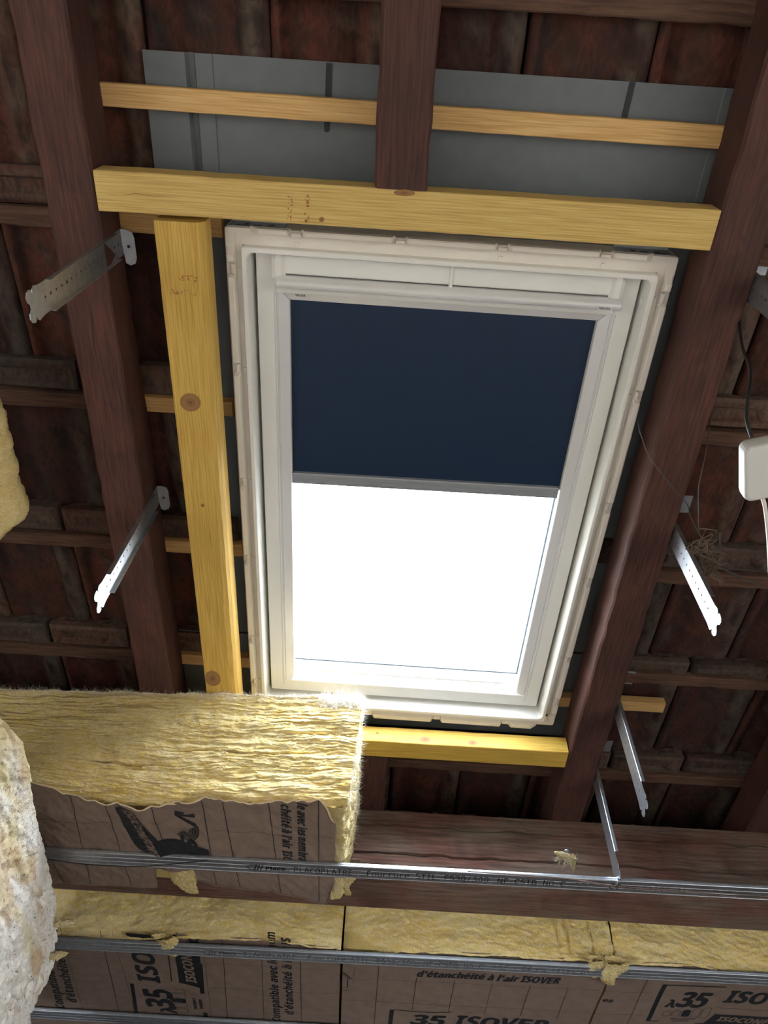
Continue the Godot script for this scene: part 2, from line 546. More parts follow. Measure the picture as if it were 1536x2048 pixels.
# ---------------------------------------------------------------- tiles, battens, rafters
func tile_mesh(seed_: int) -> ArrayMesh:
	var W := 0.251
	var prof := [[0.0, 0.0], [0.03, 0.007], [0.08, 0.008], [0.11, -0.002], [0.2, -0.008], [0.27, -0.007], [0.34, 0.002], [0.48, 0.005], [0.6, 0.003], [0.67, -0.004], [0.74, -0.005], [0.79, 0.004], [0.85, 0.009], [0.95, 0.009], [0.985, 0.004], [1.0, 0.0]]
	var rnd := RandomNumberGenerator.new()
	rnd.seed = seed_
	var mb := MB.new()
	mb.cf = func(p: Vector3) -> Color:
		# baked clay, grey lime and soot in patches, most of it along the lapped right edge
		var x := p.x / W
		var a := fnoise.get_noise_3d(p.x * 16.0, p.y * 7.0, seed_ * 5.3)
		var b := fnoise.get_noise_3d(p.x * 30.0, p.y * 9.0, seed_ * 2.7 + 50.0)
		var k := lin(108, 62, 50).lerp(lin(84, 56, 48), clampf(0.5 + a * 1.6, 0, 1))
		var lap := clampf((x - 0.72) * 9.0, 0, 1) * clampf((1.06 - x) * 9.0, 0, 1)
		k = k.lerp(lin(116, 108, 98), clampf(lap * (0.62 + 1.4 * b) + clampf(a * 2.4 - 0.75, 0, 0.55), 0, 0.9))
		k = k.lerp(lin(40, 36, 36), clampf(-b * 2.2 - 0.25, 0, 0.75))
		if p.y > -0.005: k = k.lerp(lin(122, 110, 100), clampf(0.6 + a * 1.5, 0, 0.9))
		return k
	var rs := []
	for i in 23:
		var y := lerpf(0.075, -0.405, i / 22.0)
		var ring := []
		for q in prof:
			ring.append(Vector3(q[0] * W, y, -0.164 + q[1] * 1.5 - 0.022 * (0.075 - y) / 0.48 + 0.0012 * fnoise.get_noise_3d(q[0] * 30.0, y * 40.0, seed_ * 7.0)))
		for k in [15, 11, 7, 3]: ring.append(Vector3(prof[k][0] * W, y, -0.186 - 0.022 * (0.075 - y) / 0.48))
		rs.append(ring)
	for j in rs[0].size(): pass
	mb.rings(rs, true, true, false, 3)
	# head band with its sunk panel: outer frame, then the sloping ends of the recess
	var z0 := -0.160
	var z1 := -0.134
	var y0 := 0.003
	var y1 := 0.082
	var o := [Vector2(0.004, y0), Vector2(W - 0.004, y0), Vector2(W - 0.004, y1), Vector2(0.004, y1)]
	var a := [Vector2(0.010, y0 + 0.008), Vector2(W - 0.012, y0 + 0.006), Vector2(W - 0.012, y1 - 0.008), Vector2(0.010, y1 - 0.008)]
	var b := [Vector2(0.034, y0 + 0.018), Vector2(W - 0.052, y0 + 0.018), Vector2(W - 0.066, y1 - 0.022), Vector2(0.034, y1 - 0.022)]
	var d := [Vector2(0.042, y0 + 0.024), Vector2(W - 0.064, y0 + 0.024), Vector2(W - 0.076, y1 - 0.028), Vector2(0.042, y1 - 0.028)]
	var lv := [[o, z0], [o, z1 - 0.006], [a, z1], [b, z1 - 0.001], [d, z1 - 0.009]]
	var lp := []
	for e in lv:
		var ring := []
		for q in e[0]: ring.append(Vector3(q.x + rnd.randf_range(-0.001, 0.001), q.y + rnd.randf_range(-0.001, 0.001), e[1]))
		lp.append(ring)
	for i in lp.size() - 1:
		for j in 4:
			var k := (j + 1) % 4
			mb.g = -1
			mb.quad(lp[i][j], lp[i + 1][j], lp[i + 1][k], lp[i][k])
	mb.quad(lp[-1][0], lp[-1][3], lp[-1][2], lp[-1][1])
	# hanging nib beside the panel
	mb.box(Vector3(W - 0.058, y0 + 0.020, z1 - 0.004), Vector3(W - 0.022, y1 - 0.026, z1 + 0.003), 0.004)
	return mb.mesh()

func bat_v(k: int) -> float: return 0.016 - 0.449 * k     # underside of old batten k

func tiles(ce: Node3D):
	var vs := []
	for k in 5: vs.append(tile_mesh(100 + k))
	for k in range(-1, 7):
		var off := -0.544 if k % 2 == 0 else -0.672
		if k == 5: off = -0.695
		for i in range(-5, 10):
			var u := off + 0.255 * i
			if u > 1.75 or u < -1.75: continue
			var v := bat_v(k) + 0.042
			# the window and its flashings stand in place of these
			if k >= 1 and k <= 4 and u > -0.56 and u < 0.52: continue
			var t := part_mesh("roof_tile", vs[rng.randi() % 5], M.tiles[rng.randi() % 4], ce)
			t.position = Vector3(u + rng.randf_range(-0.0015, 0.0015), v + rng.randf_range(-0.003, 0.003), rng.randf_range(-0.002, 0.002))
			t.rotation.z = rng.randf_range(-0.006, 0.006)

func stamp(parent: Node3D, run: Array, wide: float):     # blotchy red-brown roller marks
	var mb := MB.new()
	var d: Vector3 = run[1] - run[0]
	var s := d.normalized().cross(Vector3(0, 0, 1)) * wide * 0.5
	mb.g = -1
	for k in 26:
		var p: Vector3 = run[0] + d * rng.randf() + s * rng.randf_range(-1, 1)
		var r := rng.randf_range(0.0006, 0.0022)
		mb.quad(p + Vector3(-r, -r * 0.7, 0), p + Vector3(-r * 0.6, r, 0), p + Vector3(r, r * 0.6, 0), p + Vector3(r * 0.7, -r, 0))
	part("stamp_mark", mb, M.stamp, parent, "stuff")

func knot(parent: Node3D, at: Vector3, rx: float, ry: float, zaxis: Vector3, xaxis: Vector3):
	var mb := MB.new()
	var ya := zaxis.cross(xaxis)
	var rs := []
	var cols := [lin(172, 130, 72), lin(138, 100, 58), lin(152, 114, 70), lin(140, 102, 62), lin(112, 80, 50)]
	var rad := [1.0, 0.9, 0.82, 0.45, 0.15]
	for k in 5:
		var ring := []
		for i in 20:
			var a := TAU * i / 20.0
			var r: float = rad[k] * (1.0 + 0.05 * sin(a * 2.0 + at.x * 40.0))
			ring.append(at + xaxis * cos(a) * rx * r + ya * sin(a) * ry * r + zaxis * (0.0004 + 0.0006 * (1.0 - rad[k])))
		rs.append(ring)
	mb.g = -1
	for k in 4:
		for i in 20:
			var j := (i + 1) % 20
			mb.col = cols[k]
			mb.quad(rs[k][i], rs[k + 1][i], rs[k + 1][j], rs[k][j])
	mb.col = cols[4]
	for i in range(1, 19): mb.tri(rs[4][0], rs[4][i + 1], rs[4][i])
	part("knot", mb, M.knot, parent)

func roof():
	# rafters
	var R5 := [
		[-0.735, -0.630, 1.1, -3.4, "dark red stained rafter left of the window with a long crack", 1, [[0.52, 0.003, 0.012, 0.02, 0.0, 0.62], [0.82, 0.003, 0.012, 0.012, 0.55, 1.0], [0.3, 0.002, 0.006, 0.03, 0.4, 0.8]], 0],
		[-0.065, 0.040, 1.1, -0.291, "short dark rafter sawn off on the upper trimmer above the window", 2, [[0.4, 0.0015, 0.004, 0.02, 0.3, 0.7]], 1],
		[-0.057, 0.048, -2.026, -3.4, "dark rafter stub under the lower trimmer beside the yellow batt", 3, [[0.5, 0.0015, 0.004, 0.02, 0.1, 0.9]], 1],
		[0.630, 0.735, 1.1, -3.4, "dark red stained rafter right of the window with split sunlit edge", 4, [[0.62, 0.003, 0.012, 0.02, 0.0, 0.72], [0.12, 0.003, 0.01, 0.006, 0.3, 0.9]], 0],
		[1.305, 1.410, 1.1, -3.4, "dark rafter at the far right edge of the photo", 5, [[0.5, 0.0015, 0.004, 0.02, 0.1, 0.9]], 1]]
	for r in R5:
		var o := thing("rafter", r[4], "rafter", Vector3((r[0] + r[1]) / 2, r[3], -0.06))
		var mb := MB.new(Vector3((r[0] + r[1]) / 2, r[3], -0.06))
		mb.cf = func(p: Vector3) -> Color:
			# red stain, thin in places
			var q := lin(106, 67, 58).lerp(lin(88, 56, 51), clampf(0.5 + 1.5 * fnoise.get_noise_3d(p.x * 20.0, p.y * 3.0, p.z * 20.0 + r[5] * 9.0), 0, 1))
			return q
		timber(mb, 1, r[2], r[3], r[0], r[1], -0.12, 0.0, r[5], 0.0022, 0.005, r[6])
		part("timber", mb, again(M.rafter, Vector3(0.23, 0.41, 0.17) * r[5]), o)
	# old dark battens on the rafters' backs
	for k in 6:
		var spans := [[-1.75, 1.75]]
		if k >= 1 and k <= 4: spans = [[-1.75, -0.66], [0.70 if k != 4 else 0.70, 1.75]]
		if k == 0: spans = [[-1.75, 1.75]]
		for sp in spans:
			var lab: String
			if sp[1] < 0: lab = "dark old roof batten left of the window, %s" % ["", "level with the upper trimmer", "second above the big yellow batt", "first above the big yellow batt", "just above the big yellow batt"][k]
			elif sp[0] > 0: lab = "dark old roof batten right of the window, %s" % ["", "at the height of the upper trimmer", "above the white plastic box", "behind the tangle of twine", "above the new pale batten end"][k]
			else: lab = "long dark old roof batten crossing the top of the picture" if k == 0 else "long dark old roof batten running under the lower trimmer"
			var vb := bat_v(k)
			if k == 4 and sp[0] > 0: vb += 0.04
			var o := thing("roof_batten", lab, "batten", Vector3((sp[0] + sp[1]) / 2, vb + 0.021, -0.134), -0.004 if k < 3 else 0.004)
			var mb := MB.new()
			timber(mb, 0, (sp[0] - sp[1]) / 2, (sp[1] - sp[0]) / 2, -0.021, 0.021, -0.0135, 0.0125, 30 + k * 3 + int(sp[0] > 0), 0.002, 0.003)
			part("timber", mb, again(M.old_batten, Vector3(0.31, 0.11, 0.4) * (k + 2)), o)
	# new battens
	var nb := [
		[-0.640, 0.645, -0.146, -0.189, -0.011, "new pale pine batten across the grey flashing above the window", 60],
		[-0.645, -0.405, -0.392, -0.434, 0.0, "new pale pine batten end tucked under the upper trimmer", 61],
		[-0.645, -0.410, -0.836, -0.877, 0.0, "short new batten behind the yellow stud, level with the big knot", 62],
		[-0.645, -0.410, -1.284, -1.326, 0.0, "short new batten behind the yellow stud, by the lower left hanger", 63],
		[-0.645, -0.410, -1.732, -1.776, 0.0, "short new batten behind the yellow stud, just above the yellow batt", 64],
		[0.585, 0.940, -1.823, -1.866, 0.0, "new pale batten stub poking out right of the right rafter", 65]]
	for b in nb:
		var ctr := Vector3((b[0] + b[1]) / 2, (b[2] + b[3]) / 2, -0.134)
		if b[6] == 60: ctr.y -= 0.004
		var o := thing("new_batten", b[5], "batten", ctr, b[4])
		var mb := MB.new()
		timber(mb, 0, (b[0] - b[1]) / 2, (b[1] - b[0]) / 2, (b[3] - b[2]) / 2, (b[2] - b[3]) / 2, -0.0135, 0.0145, b[6], 0.0006, 0.0015)
		part("timber", mb, again(M.batten_u, Vector3(0.37, 0.21, 0.13) * (b[6] - 59)), o)
	# trimmers
	var o := thing("trimmer_beam", "long yellow pine trimmer beam above the window", "beam", Vector3(0, -0.330, -0.03), -0.0068)
	var mb := MB.new()
	timber(mb, 0, -0.628, 0.627, -0.039, 0.039, -0.03, 0.03, 71, 0.0007, 0.002, [[0.45, 0.0022, 0.006, 0.012, 0.0, 0.13], [0.58, 0.0014, 0.004, 0.01, 0.02, 0.09]])
	part("timber", mb, again(M.pine_u, Vector3(0.1, 0.3, 0.2)), o)
	stamp(o, [Vector3(-0.233, 0.022, 0.0306), Vector3(-0.236, -0.036, 0.0306)], 0.010)
	stamp(o, [Vector3(-0.198, 0.026, 0.0306), Vector3(-0.201, -0.037, 0.0306)], 0.008)
	knot(o, Vector3(-0.17, -0.027, 0.0302), 0.006, 0.005, Vector3(0, 0, 1), Vector3(1, 0, 0))
	knot(o, Vector3(-0.005, 0.034, 0.0302), 0.022, 0.006, Vector3(0, 0, 1), Vector3(1, 0, 0))
	o = thing("trimmer_beam", "bright yellow trimmer beam under the window's lower edge", "beam", Vector3(0.0, -1.984, -0.03), 0.004)
	mb = MB.new()
	timber(mb, 0, -0.628, 0.626, -0.038, 0.038, -0.03, 0.03, 72, 0.0007, 0.002)
	part("timber", mb, again(M.pine_u, Vector3(0.5, 0.1, 0.7), c(255, 246, 186)), o)
	knot(o, Vector3(0.165, 0.0382, 0.012), 0.018, 0.012, Vector3(0, 1, 0), Vector3(1, 0, 0))
	knot(o, Vector3(0.318, 0.0382, 0.014), 0.014, 0.010, Vector3(0, 1, 0), Vector3(1, 0, 0))
	knot(o, Vector3(0.01, 0.0382, -0.002), 0.005, 0.005, Vector3(0, 1, 0), Vector3(1, 0, 0))
	# yellow stud with a waney edge
	o = thing("trimmer_stud", "yellow pine stud left of the window with big knot and waney edge", "stud", Vector3(-0.47, -1.16, -0.03))
	mb = MB.new(Vector3(-0.47, -1.16, -0.03))
	var rs := []
	for i in 61:
		var t := i / 60.0
		var v := lerpf(-0.377, -1.95, t)
		var ul := lerpf(-0.518, -0.526, t)
		var ur := lerpf(-0.414, -0.427, t)
		var wn := lerpf(0.021, 0.024, t) + 0.004 * fnoise.get_noise_2d(v * 14.0, 5.0)
		if t > 0.29 and t < 0.33: wn += 0.004
		var dz := 0.02 if t < 0.3 else lerpf(0.02, 0.028, clampf((t - 0.3) * 6.0, 0, 1))
		var n := 0.0008 * fnoise.get_noise_2d(v * 90.0, 9.0)
		rs.append([Vector3(ul + n, v, -0.06), Vector3(ul + n, v, -0.002), Vector3(ul + 0.002, v, 0.0), Vector3(ur - wn, v, 0.0), Vector3(ur - wn * 0.45, v, -dz * 0.22), Vector3(ur - wn * 0.12, v, -dz * 0.6), Vector3(ur, v, -dz), Vector3(ur, v, -0.06)])
	mb.rings(rs)
	part("timber", mb, again(M.pine_v, Vector3(0.2, 0.6, 0.3), c(255, 247, 214)), o)
	stamp(o, [Vector3(-0.005, 0.668, 0.0306), Vector3(0.035, 0.668, 0.0306)], 0.012)
	stamp(o, [Vector3(-0.035, 0.637, 0.0306), Vector3(0.030, 0.637, 0.0306)], 0.010)
	knot(o, Vector3(-0.010, 0.375, 0.0301), 0.026, 0.024, Vector3(0, 0, 1), Vector3(1, 0, 0))
	knot(o, Vector3(-0.030, -0.545, 0.0301), 0.026, 0.032, Vector3(0, 0, 1), Vector3(1, 0, 0))
	knot(o, Vector3(-0.006, 0.085, 0.0301), 0.005, 0.006, Vector3(0, 0, 1), Vector3(1, 0, 0))
	# log purlin
	o = thing("purlin", "heavy weathered purlin log with long cracks below the rafters", "beam", Vector3(0, -2.455, 0.10), 0.006)
	mb = MB.new()
	mb.cf = func(p: Vector3) -> Color:
		var a := fnoise.get_noise_3d(p.x * 2.0, p.y * 14.0, p.z * 14.0)
		var b := fnoise.get_noise_3d(p.x * 9.0 + 30.0, p.y * 60.0, p.z * 60.0)
		return lin(140, 102, 92).lerp(lin(142, 130, 120), clampf(0.6 + a * 1.9 + b * 0.6, 0, 1)).lerp(lin(96, 66, 58), clampf(b * 1.4 - 0.2 - a, 0, 0.7))
	rs = []
	for i in 121:
		var u := lerpf(-1.9, 1.9, i / 120.0)
		var ring := []
		# crack positions wander along the log
		var ck := [[1.0, 0.055 + 0.012 * fnoise.get_noise_2d(u * 9.0, 1.0), 0.006, 0.03], [1.0, 0.158 + 0.008 * fnoise.get_noise_2d(u * 7.0, 4.0), 0.007 + 0.004 * fnoise.get_noise_2d(u * 5.0, 44.0), 0.03]]
		var hy := 0.148
		var hz := 0.10
		ring.append(Vector3(u, hy, -hz))
		for q in ck:
			ring.append(Vector3(u, hy + 0.004 * fnoise.get_noise_2d(u * 12.0, q[1] * 9), -hz + q[1] - q[2]))
			ring.append(Vector3(u, hy - q[3], -hz + q[1]))
			ring.append(Vector3(u, hy + 0.004 * fnoise.get_noise_2d(u * 12.0, q[1] * 9), -hz + q[1] + q[2] * 0.5))
		for e in [[0.0, -0.022], [-0.006, -0.008], [-0.022, 0.0], [-0.06, 0.004]]:
			ring.append(Vector3(u, hy + e[0] + 0.005 * fnoise.get_noise_2d(u * 10.0, e[0] * 400.0), hz + e[1] + 0.004 * fnoise.get_noise_2d(u * 10.0, 30.0 + e[0] * 300.0)))
		var y3 := 0.03 + 0.014 * fnoise.get_noise_2d(u * 7.0, 13.0)
		ring.append(Vector3(u, y3 + 0.004, hz + 0.006)); ring.append(Vector3(u, y3, hz - 0.02)); ring.append(Vector3(u, y3 - 0.004, hz + 0.005))
		ring.append(Vector3(u, -0.08, hz + 0.004 * fnoise.get_noise_2d(u * 10.0, 77.0)))
		ring.append(Vector3(u, -hy + 0.03, hz - 0.004)); ring.append(Vector3(u, -hy, hz - 0.03)); ring.append(Vector3(u, -hy, -hz))
		rs.append(ring)
	mb.rings(rs)
	part("timber", mb, M.purlin, o)
	# lead-grey flashings round the window, seen from behind
	o = thing("metal_flashing", "grey folded metal flashing sheet above the window", "flashing", Vector3(0.05, -0.25, -0.155), -0.008)
	mb = MB.new()
	var cs := [[-0.60, 0.004], [-0.515, 0.004], [-0.510, -0.010], [-0.500, -0.010], [-0.494, 0.004], [-0.460, 0.004], [-0.458, 0.001], [0.575, 0.001], [0.577, 0.004], [0.68, 0.004]]
	rs = []
	for y in [0.162, -0.05, -0.26]:
		var ring := []
		for q in cs: ring.append(Vector3(q[0], y, q[1]))
		for k in range(cs.size() - 1, -1, -1): ring.append(Vector3(cs[k][0], y, cs[k][1] - 0.0015))
		rs.append(ring)
	mb.rings(rs)
	part("sheet", mb, M.flash, o)
	for st in [[-0.226, 0.160, 0.040, 0.012], [0.386, 0.162, 0.070, 0.012]]:
		mb = MB.new()
		var oc := []
		for k in 9: oc.append(Vector3(st[0] + st[3] * 0.5 * cos(PI + PI * k / 8.0), st[2] + st[3] * 0.5 * sin(PI + PI * k / 8.0), 0.0))
		var lo := [Vector3(st[0] - st[3] * 0.5 + 0.003, st[1], 0)] + oc + [Vector3(st[0] + st[3] * 0.5 + 0.003, st[1], 0)]
		var hi := []
		var l2 := []
		for p in lo: l2.append(p + Vector3(0, 0, 0.0012)); hi.append(p + Vector3(0, 0, 0.0032))
		mb.rings([l2, hi])
		part("strap", mb, M.strap, o, "", "dark strap with a rounded end")
	for sd in [[-0.47, -0.36, "grey metal flashing strip left of the window frame"], [0.50, 0.665, "dark grey metal flashing strip right of the window frame"]]:
		o = thing("metal_flashing", sd[2], "flashing", Vector3((sd[0] + sd[1]) / 2, -1.05, -0.155))
		mb = MB.new()
		mb.box(Vector3((sd[0] - sd[1]) / 2, -0.60, 0.0), Vector3((sd[1] - sd[0]) / 2, 0.68, 0.002), 0.0005)
		part("sheet", mb, M.flash, o)
	o = thing("metal_flashing", "grey metal apron flashing behind the lower corners of the window", "flashing", Vector3(0.02, -1.84, -0.151))
	mb = MB.new()
	for q in [[-0.66, -0.37, -0.20, 0.185], [0.53, 0.66, -0.20, 0.185]]:
		mb = MB.new()
		mb.box(Vector3(q[0], q[2], 0.0), Vector3(q[1], q[3], 0.002), 0.0005)
		part("side_sheet", mb, M.flash, o)
	mb = MB.new()
	mb.box(Vector3(-0.37, -0.20, 0.0), Vector3(0.53, 0.0, 0.002), 0.0005)
	part("sheet", mb, M.flash, o)

# ---------------------------------------------------------------- the roof window
const WC := Vector3(0.0967, -1.1626, -0.029)
const WS := 1.018                        # window size against the drawn profile
const WT := -0.010

func rloop(l: float, r: float, b: float, t: float, z: float, rad := 0.0) -> Array:
	var n := 5
	var out := []
	for q in [[l, b, PI], [r, b, 1.5 * PI], [r, t, 0.0], [l, t, 0.5 * PI]]:
		var cx: float = q[0] + (rad if q[0] < 0 else -rad)
		var cy: float = q[1] + (rad if q[1] < 0 else -rad)
		for k in n: out.append(Vector3(cx + rad * cos(q[2] + PI / 2 * k / (n - 1)), cy + rad * sin(q[2] + PI / 2 * k / (n - 1)), z))
	return out

func loops(mb: MB, ls: Array):
	mb.g = -1
	for i in ls.size() - 1:
		var n: int = ls[i].size()
		for j in n:
			var k := (j + 1) % n
			if ls[i][j].distance_to(ls[i][k]) < 0.00001 and ls[i + 1][j].distance_to(ls[i + 1][k]) < 0.00001: continue
			mb.quad(ls[i][j], ls[i + 1][j], ls[i + 1][k], ls[i][k])

func sym(h: float, t: float, b: float, z: float, rad := 0.0) -> Array: return rloop(-h, h, b, t, z, rad)

func window():
	var o := thing("window_1", "white roof window with moulded frame and open view of white sky", "window", WC, WT, "", "structure")
	o.scale = Vector3.ONE * WS
	# moulded insulation collar
	var mb := MB.new()
	loops(mb, [sym(0.4885, 0.743, -0.744, -0.145, 0.006), sym(0.4885, 0.743, -0.744, -0.063, 0.006), sym(0.4870, 0.7415, -0.7425, -0.060, 0.006), sym(0.4668, 0.7300, -0.7300, -0.060, 0.002), sym(0.4655, 0.7285, -0.7280, -0.067, 0.002), sym(0.4515, 0.7060, -0.7130, -0.067, 0.002)])
	part("frame_insulation", mb, M.foam, o)
	# raised outer bead, interrupted by a notch at each fixing point
	var ny := [0.654, 0.420, 0.104, -0.144, -0.444, -0.626]
	var nx := [-0.3335, -0.110, 0.109, 0.331]
	for side in 4:
		var cuts: Array = (nx.duplicate() if side % 2 == 0 else ny.duplicate())
		cuts.sort()
		var ends := [-0.436, 0.436] if side % 2 == 0 else [-0.699, 0.707]
		var st: Array = [ends[0]] + cuts + [ends[1]]
		for i in st.size() - 1:
			var a: float = st[i] + (0.0095 if i > 0 else 0.0)
			var b: float = st[i + 1] - (0.0095 if i < st.size() - 2 else 0.0)
			var e0 := 0.022 if i == 0 else 0.008
			var e1 := 0.022 if i == st.size() - 2 else 0.008
			mb = MB.new()
			mb.hexa(bead(side, a, b, e0, e1), 0.0025)
			part("bead", mb, M.foam, o)
		for q in cuts:
			mb = MB.new()
			mb.hexa(bead_low(side, q), 0.002)
			part("bead_notch", mb, M.foam, o)
			# round grey fixing plug
			mb = MB.new()
			var m: Vector3
			match side:
				0: m = Vector3(q, -0.7185, -0.0668)
				1: m = Vector3(0.4592, q - 0.006, -0.0668)
				2: m = Vector3(q, 0.7135, -0.0668)
				_: m = Vector3(-0.4592, q - 0.004, -0.0668)
			var r0 := []
			var r1 := []
			for k in 14:
				r0.append(m + Vector3(cos(TAU * k / 14), sin(TAU * k / 14), 0) * 0.0058)
				r1.append(m + Vector3(cos(TAU * k / 14), sin(TAU * k / 14), 0) * 0.0052 + Vector3(0, 0, 0.0042))
			mb.rings([r0, r1])
			part("fixing_plug", mb, M.foam, o)
	# small drain hole in the lower right corner
	mb = MB.new()
	mb.box(Vector3(0.455, -0.709, -0.0665), Vector3(0.464, -0.700, -0.0655))
	part("drain_hole", mb, M.gasket, o)
	# main frame: ridge, sloping reveal, stop behind the sash
	mb = MB.new()
	loops(mb, [sym(0.4515, 0.7060, -0.7130, -0.31, 0.004), sym(0.4515, 0.7060, -0.7130, -0.047, 0.006), sym(0.4500, 0.7045, -0.7115, -0.045, 0.006), sym(0.4425, 0.6960, -0.7040, -0.045, 0.016), sym(0.4405, 0.6940, -0.7020, -0.047, 0.016), sym(0.4395, 0.6930, -0.7010, -0.052, 0.016), sym(0.4345, 0.692, -0.6985, -0.125, 0.006), sym(0.4340, 0.692, -0.6980, -0.168, 0.004), sym(0.400, 0.66, -0.66, -0.168, 0.004), sym(0.400, 0.66, -0.66, -0.31, 0.004), sym(0.4515, 0.7060, -0.7130, -0.31, 0.004)])
	part("main_frame", mb, M.white, o)
	for y in [0.636, -0.618]:
		mb = MB.new()
		var rr := []
		for e in [[0.0105, 0.0], [0.0105, 0.0012], [0.0085, 0.0018], [0.0070, 0.0006], [0.0, 0.0004]]:
			var ring := []
			for k in 18: ring.append(Vector3(0.4372 - e[1], y + e[0] * sin(TAU * k / 18), -0.079 + e[0] * cos(TAU * k / 18)))
			rr.append(ring)
		mb.rings(rr, true, false, false)
		part("screw_cap", mb, M.white, o)
	# sash
	mb = MB.new()
	loops(mb, [sym(0.4285, 0.689, -0.692, -0.165, 0.004), sym(0.4285, 0.689, -0.692, -0.091, 0.004), sym(0.4265, 0.687, -0.690, -0.088, 0.006), sym(0.3905, 0.60, -0.647, -0.088, 0.002), sym(0.3885, 0.598, -0.645, -0.0895, 0.002), sym(0.3885, 0.598, -0.645, -0.097, 0.002), sym(0.3660, 0.59, -0.635, -0.121, 0.002), sym(0.3650, 0.588, -0.6250, -0.122, 0.002), sym(0.3650, 0.588, -0.6215, -0.159, 0.002), sym(0.3650, 0.588, -0.6215, -0.166, 0.002), sym(0.4285, 0.689, -0.692, -0.166, 0.004)])
	var sash := part("sash", mb, M.white, o)
	mb = MB.new()
	loops(mb, [sym(0.3650, 0.588, -0.6215, -0.1575, 0.002), sym(0.3585, 0.582, -0.6165, -0.1572, 0.002), sym(0.3585, 0.582, -0.6165, -0.163, 0.002)])
	part("glazing_spacer", mb, M.spacer, sash)
	mb = MB.new()
	mb.quad(Vector3(-0.359, -0.621, -0.160), Vector3(0.359, -0.621, -0.160), Vector3(0.359, 0.587, -0.160), Vector3(-0.359, 0.587, -0.160))
	part("glass_pane", mb, M.glass, sash)
	mb = MB.new()
	mb.box(Vector3(-0.3585, -0.640, -0.1225), Vector3(0.3585, -0.633, -0.116), 0.002)
	part("glazing_bead", mb, M.white, sash)
	# ventilation flap along the sash top
	mb = MB.new()
	mb.box(Vector3(-0.382, 0.645, -0.090), Vector3(0.381, 0.688, -0.0755), 0.003)
	part("vent_panel", mb, M.white, sash)
	for e in [[-0.3815, -0.3685, 0.634, -0.068], [0.004, 0.0115, 0.6365, -0.068], [0.3690, 0.3825, 0.636, -0.068]]:
		mb = MB.new()
		var lo := 0.010 if e[0] != 0.004 else 0.001
		var h := []
		for i in 8: h.append(Vector3((e[1] if i & 1 else e[0]) + (lo if (i & 4) == 0 and (i & 1) else 0.0) - (lo if (i & 4) == 0 and not (i & 1) else 0.0), 0.690 if i & 2 else e[2], e[3] if i & 4 else -0.078))
		mb.hexa(h, 0.0015)
		part("vent_bracket", mb, M.white, sash)
	mb = MB.new()
	var rs := []
	var bp := [[0.643, -0.0885], [0.643, -0.070], [0.641, -0.063], [0.637, -0.057], [0.631, -0.0525], [0.625, -0.0525], [0.620, -0.056], [0.6175, -0.061], [0.6165, -0.068], [0.6165, -0.0885]]
	for e in [[-0.3795, 0.6], [-0.3790, 0.9], [-0.376, 1.0], [0.387, 1.0], [0.390, 0.9], [0.3905, 0.6]]:
		var ring := []
		for q in bp: ring.append(Vector3(e[0], 0.630 + (q[0] - 0.630) * e[1], -0.0885 + (q[1] + 0.0885) * (0.75 + 0.25 * e[1])))
		rs.append(ring)
	mb.rings(rs, true, true, false, 4)
	var bar := part("vent_bar", mb, M.alu, sash)
	label_plate(bar, Vector3(0.352, 0.6245, -0.0521), 0.034, 0.0085)
	# perforated steel brackets on the frame's upper corners
	for x in [-0.42, 0.415]:
		mb = MB.new()
		mb.box(Vector3(x - 0.060, 0.7432, -0.105), Vector3(x + 0.060, 0.7450, -0.064), 0.0004)
		mb.box(Vector3(x - 0.060, 0.7432, -0.107), Vector3(x + 0.060, 0.775, -0.105), 0.0004)
		var br := part("corner_bracket", mb, M.zinc_worn, o)
		for e in [[-0.045, -0.02, -0.074, -0.069], [-0.028, -0.018, -0.088, -0.080], [-0.008, 0.010, -0.080, -0.074], [0.024, 0.036, -0.088, -0.080], [0.020, 0.048, -0.074, -0.069]]:
			mb = MB.new()
			mb.box(Vector3(x + e[0], 0.7450, e[2]), Vector3(x + e[1], 0.7453, e[3]))
			part("slot", mb, M.gasket, br)

func label_plate(parent: Node3D, at: Vector3, w: float, h: float):
	var mb := MB.new()
	mb.box(at + Vector3(-w / 2, -h / 2, -0.0004), at + Vector3(w / 2, h / 2, 0.0003), 0.0002)
	part("name_plate", mb, M.alu, parent)
	mb = MB.new()
	lettering(mb, "VELUX", w * 0.74, h * 0.52, func(x, y): return at + Vector3(-w * 0.37 + x, -h * 0.26 + y, 0.0006))
	part("lettering", mb, M.ink_faint, parent)

func side_pt(side: int, along_: float, out: float, z: float) -> Vector3:
	# out: 0 at the inner foot of the bead, growing outwards
	match side:
		0: return Vector3(along_, -0.7325 - out * 1.12, z)
		1: return Vector3(0.4668 + out, along_, z)
		2: return Vector3(along_, 0.7305 + out * 0.85, z)
	return Vector3(-0.4668 - out, along_, z)

func bead(side: int, a: float, b: float, e0: float, e1: float) -> Array:
	var h := []
	for i in 8:
		var top := (i & 4) != 0
		var l: float = (b - (e1 if top else 0.0)) if i & 1 else (a + (e0 if top else 0.0))
		var out := (0.0195 if not top else 0.0175) if i & 2 else (0.0 if not top else 0.003)
		h.append(side_pt(side, l, out, -0.046 if top else -0.064))
	return h

func bead_low(side: int, q: float) -> Array:
	var h := []
	for i in 8:
		h.append(side_pt(side, q + (0.011 if i & 1 else -0.011), 0.011 if i & 2 else 0.001, -0.052 if i & 4 else -0.064))
	return h

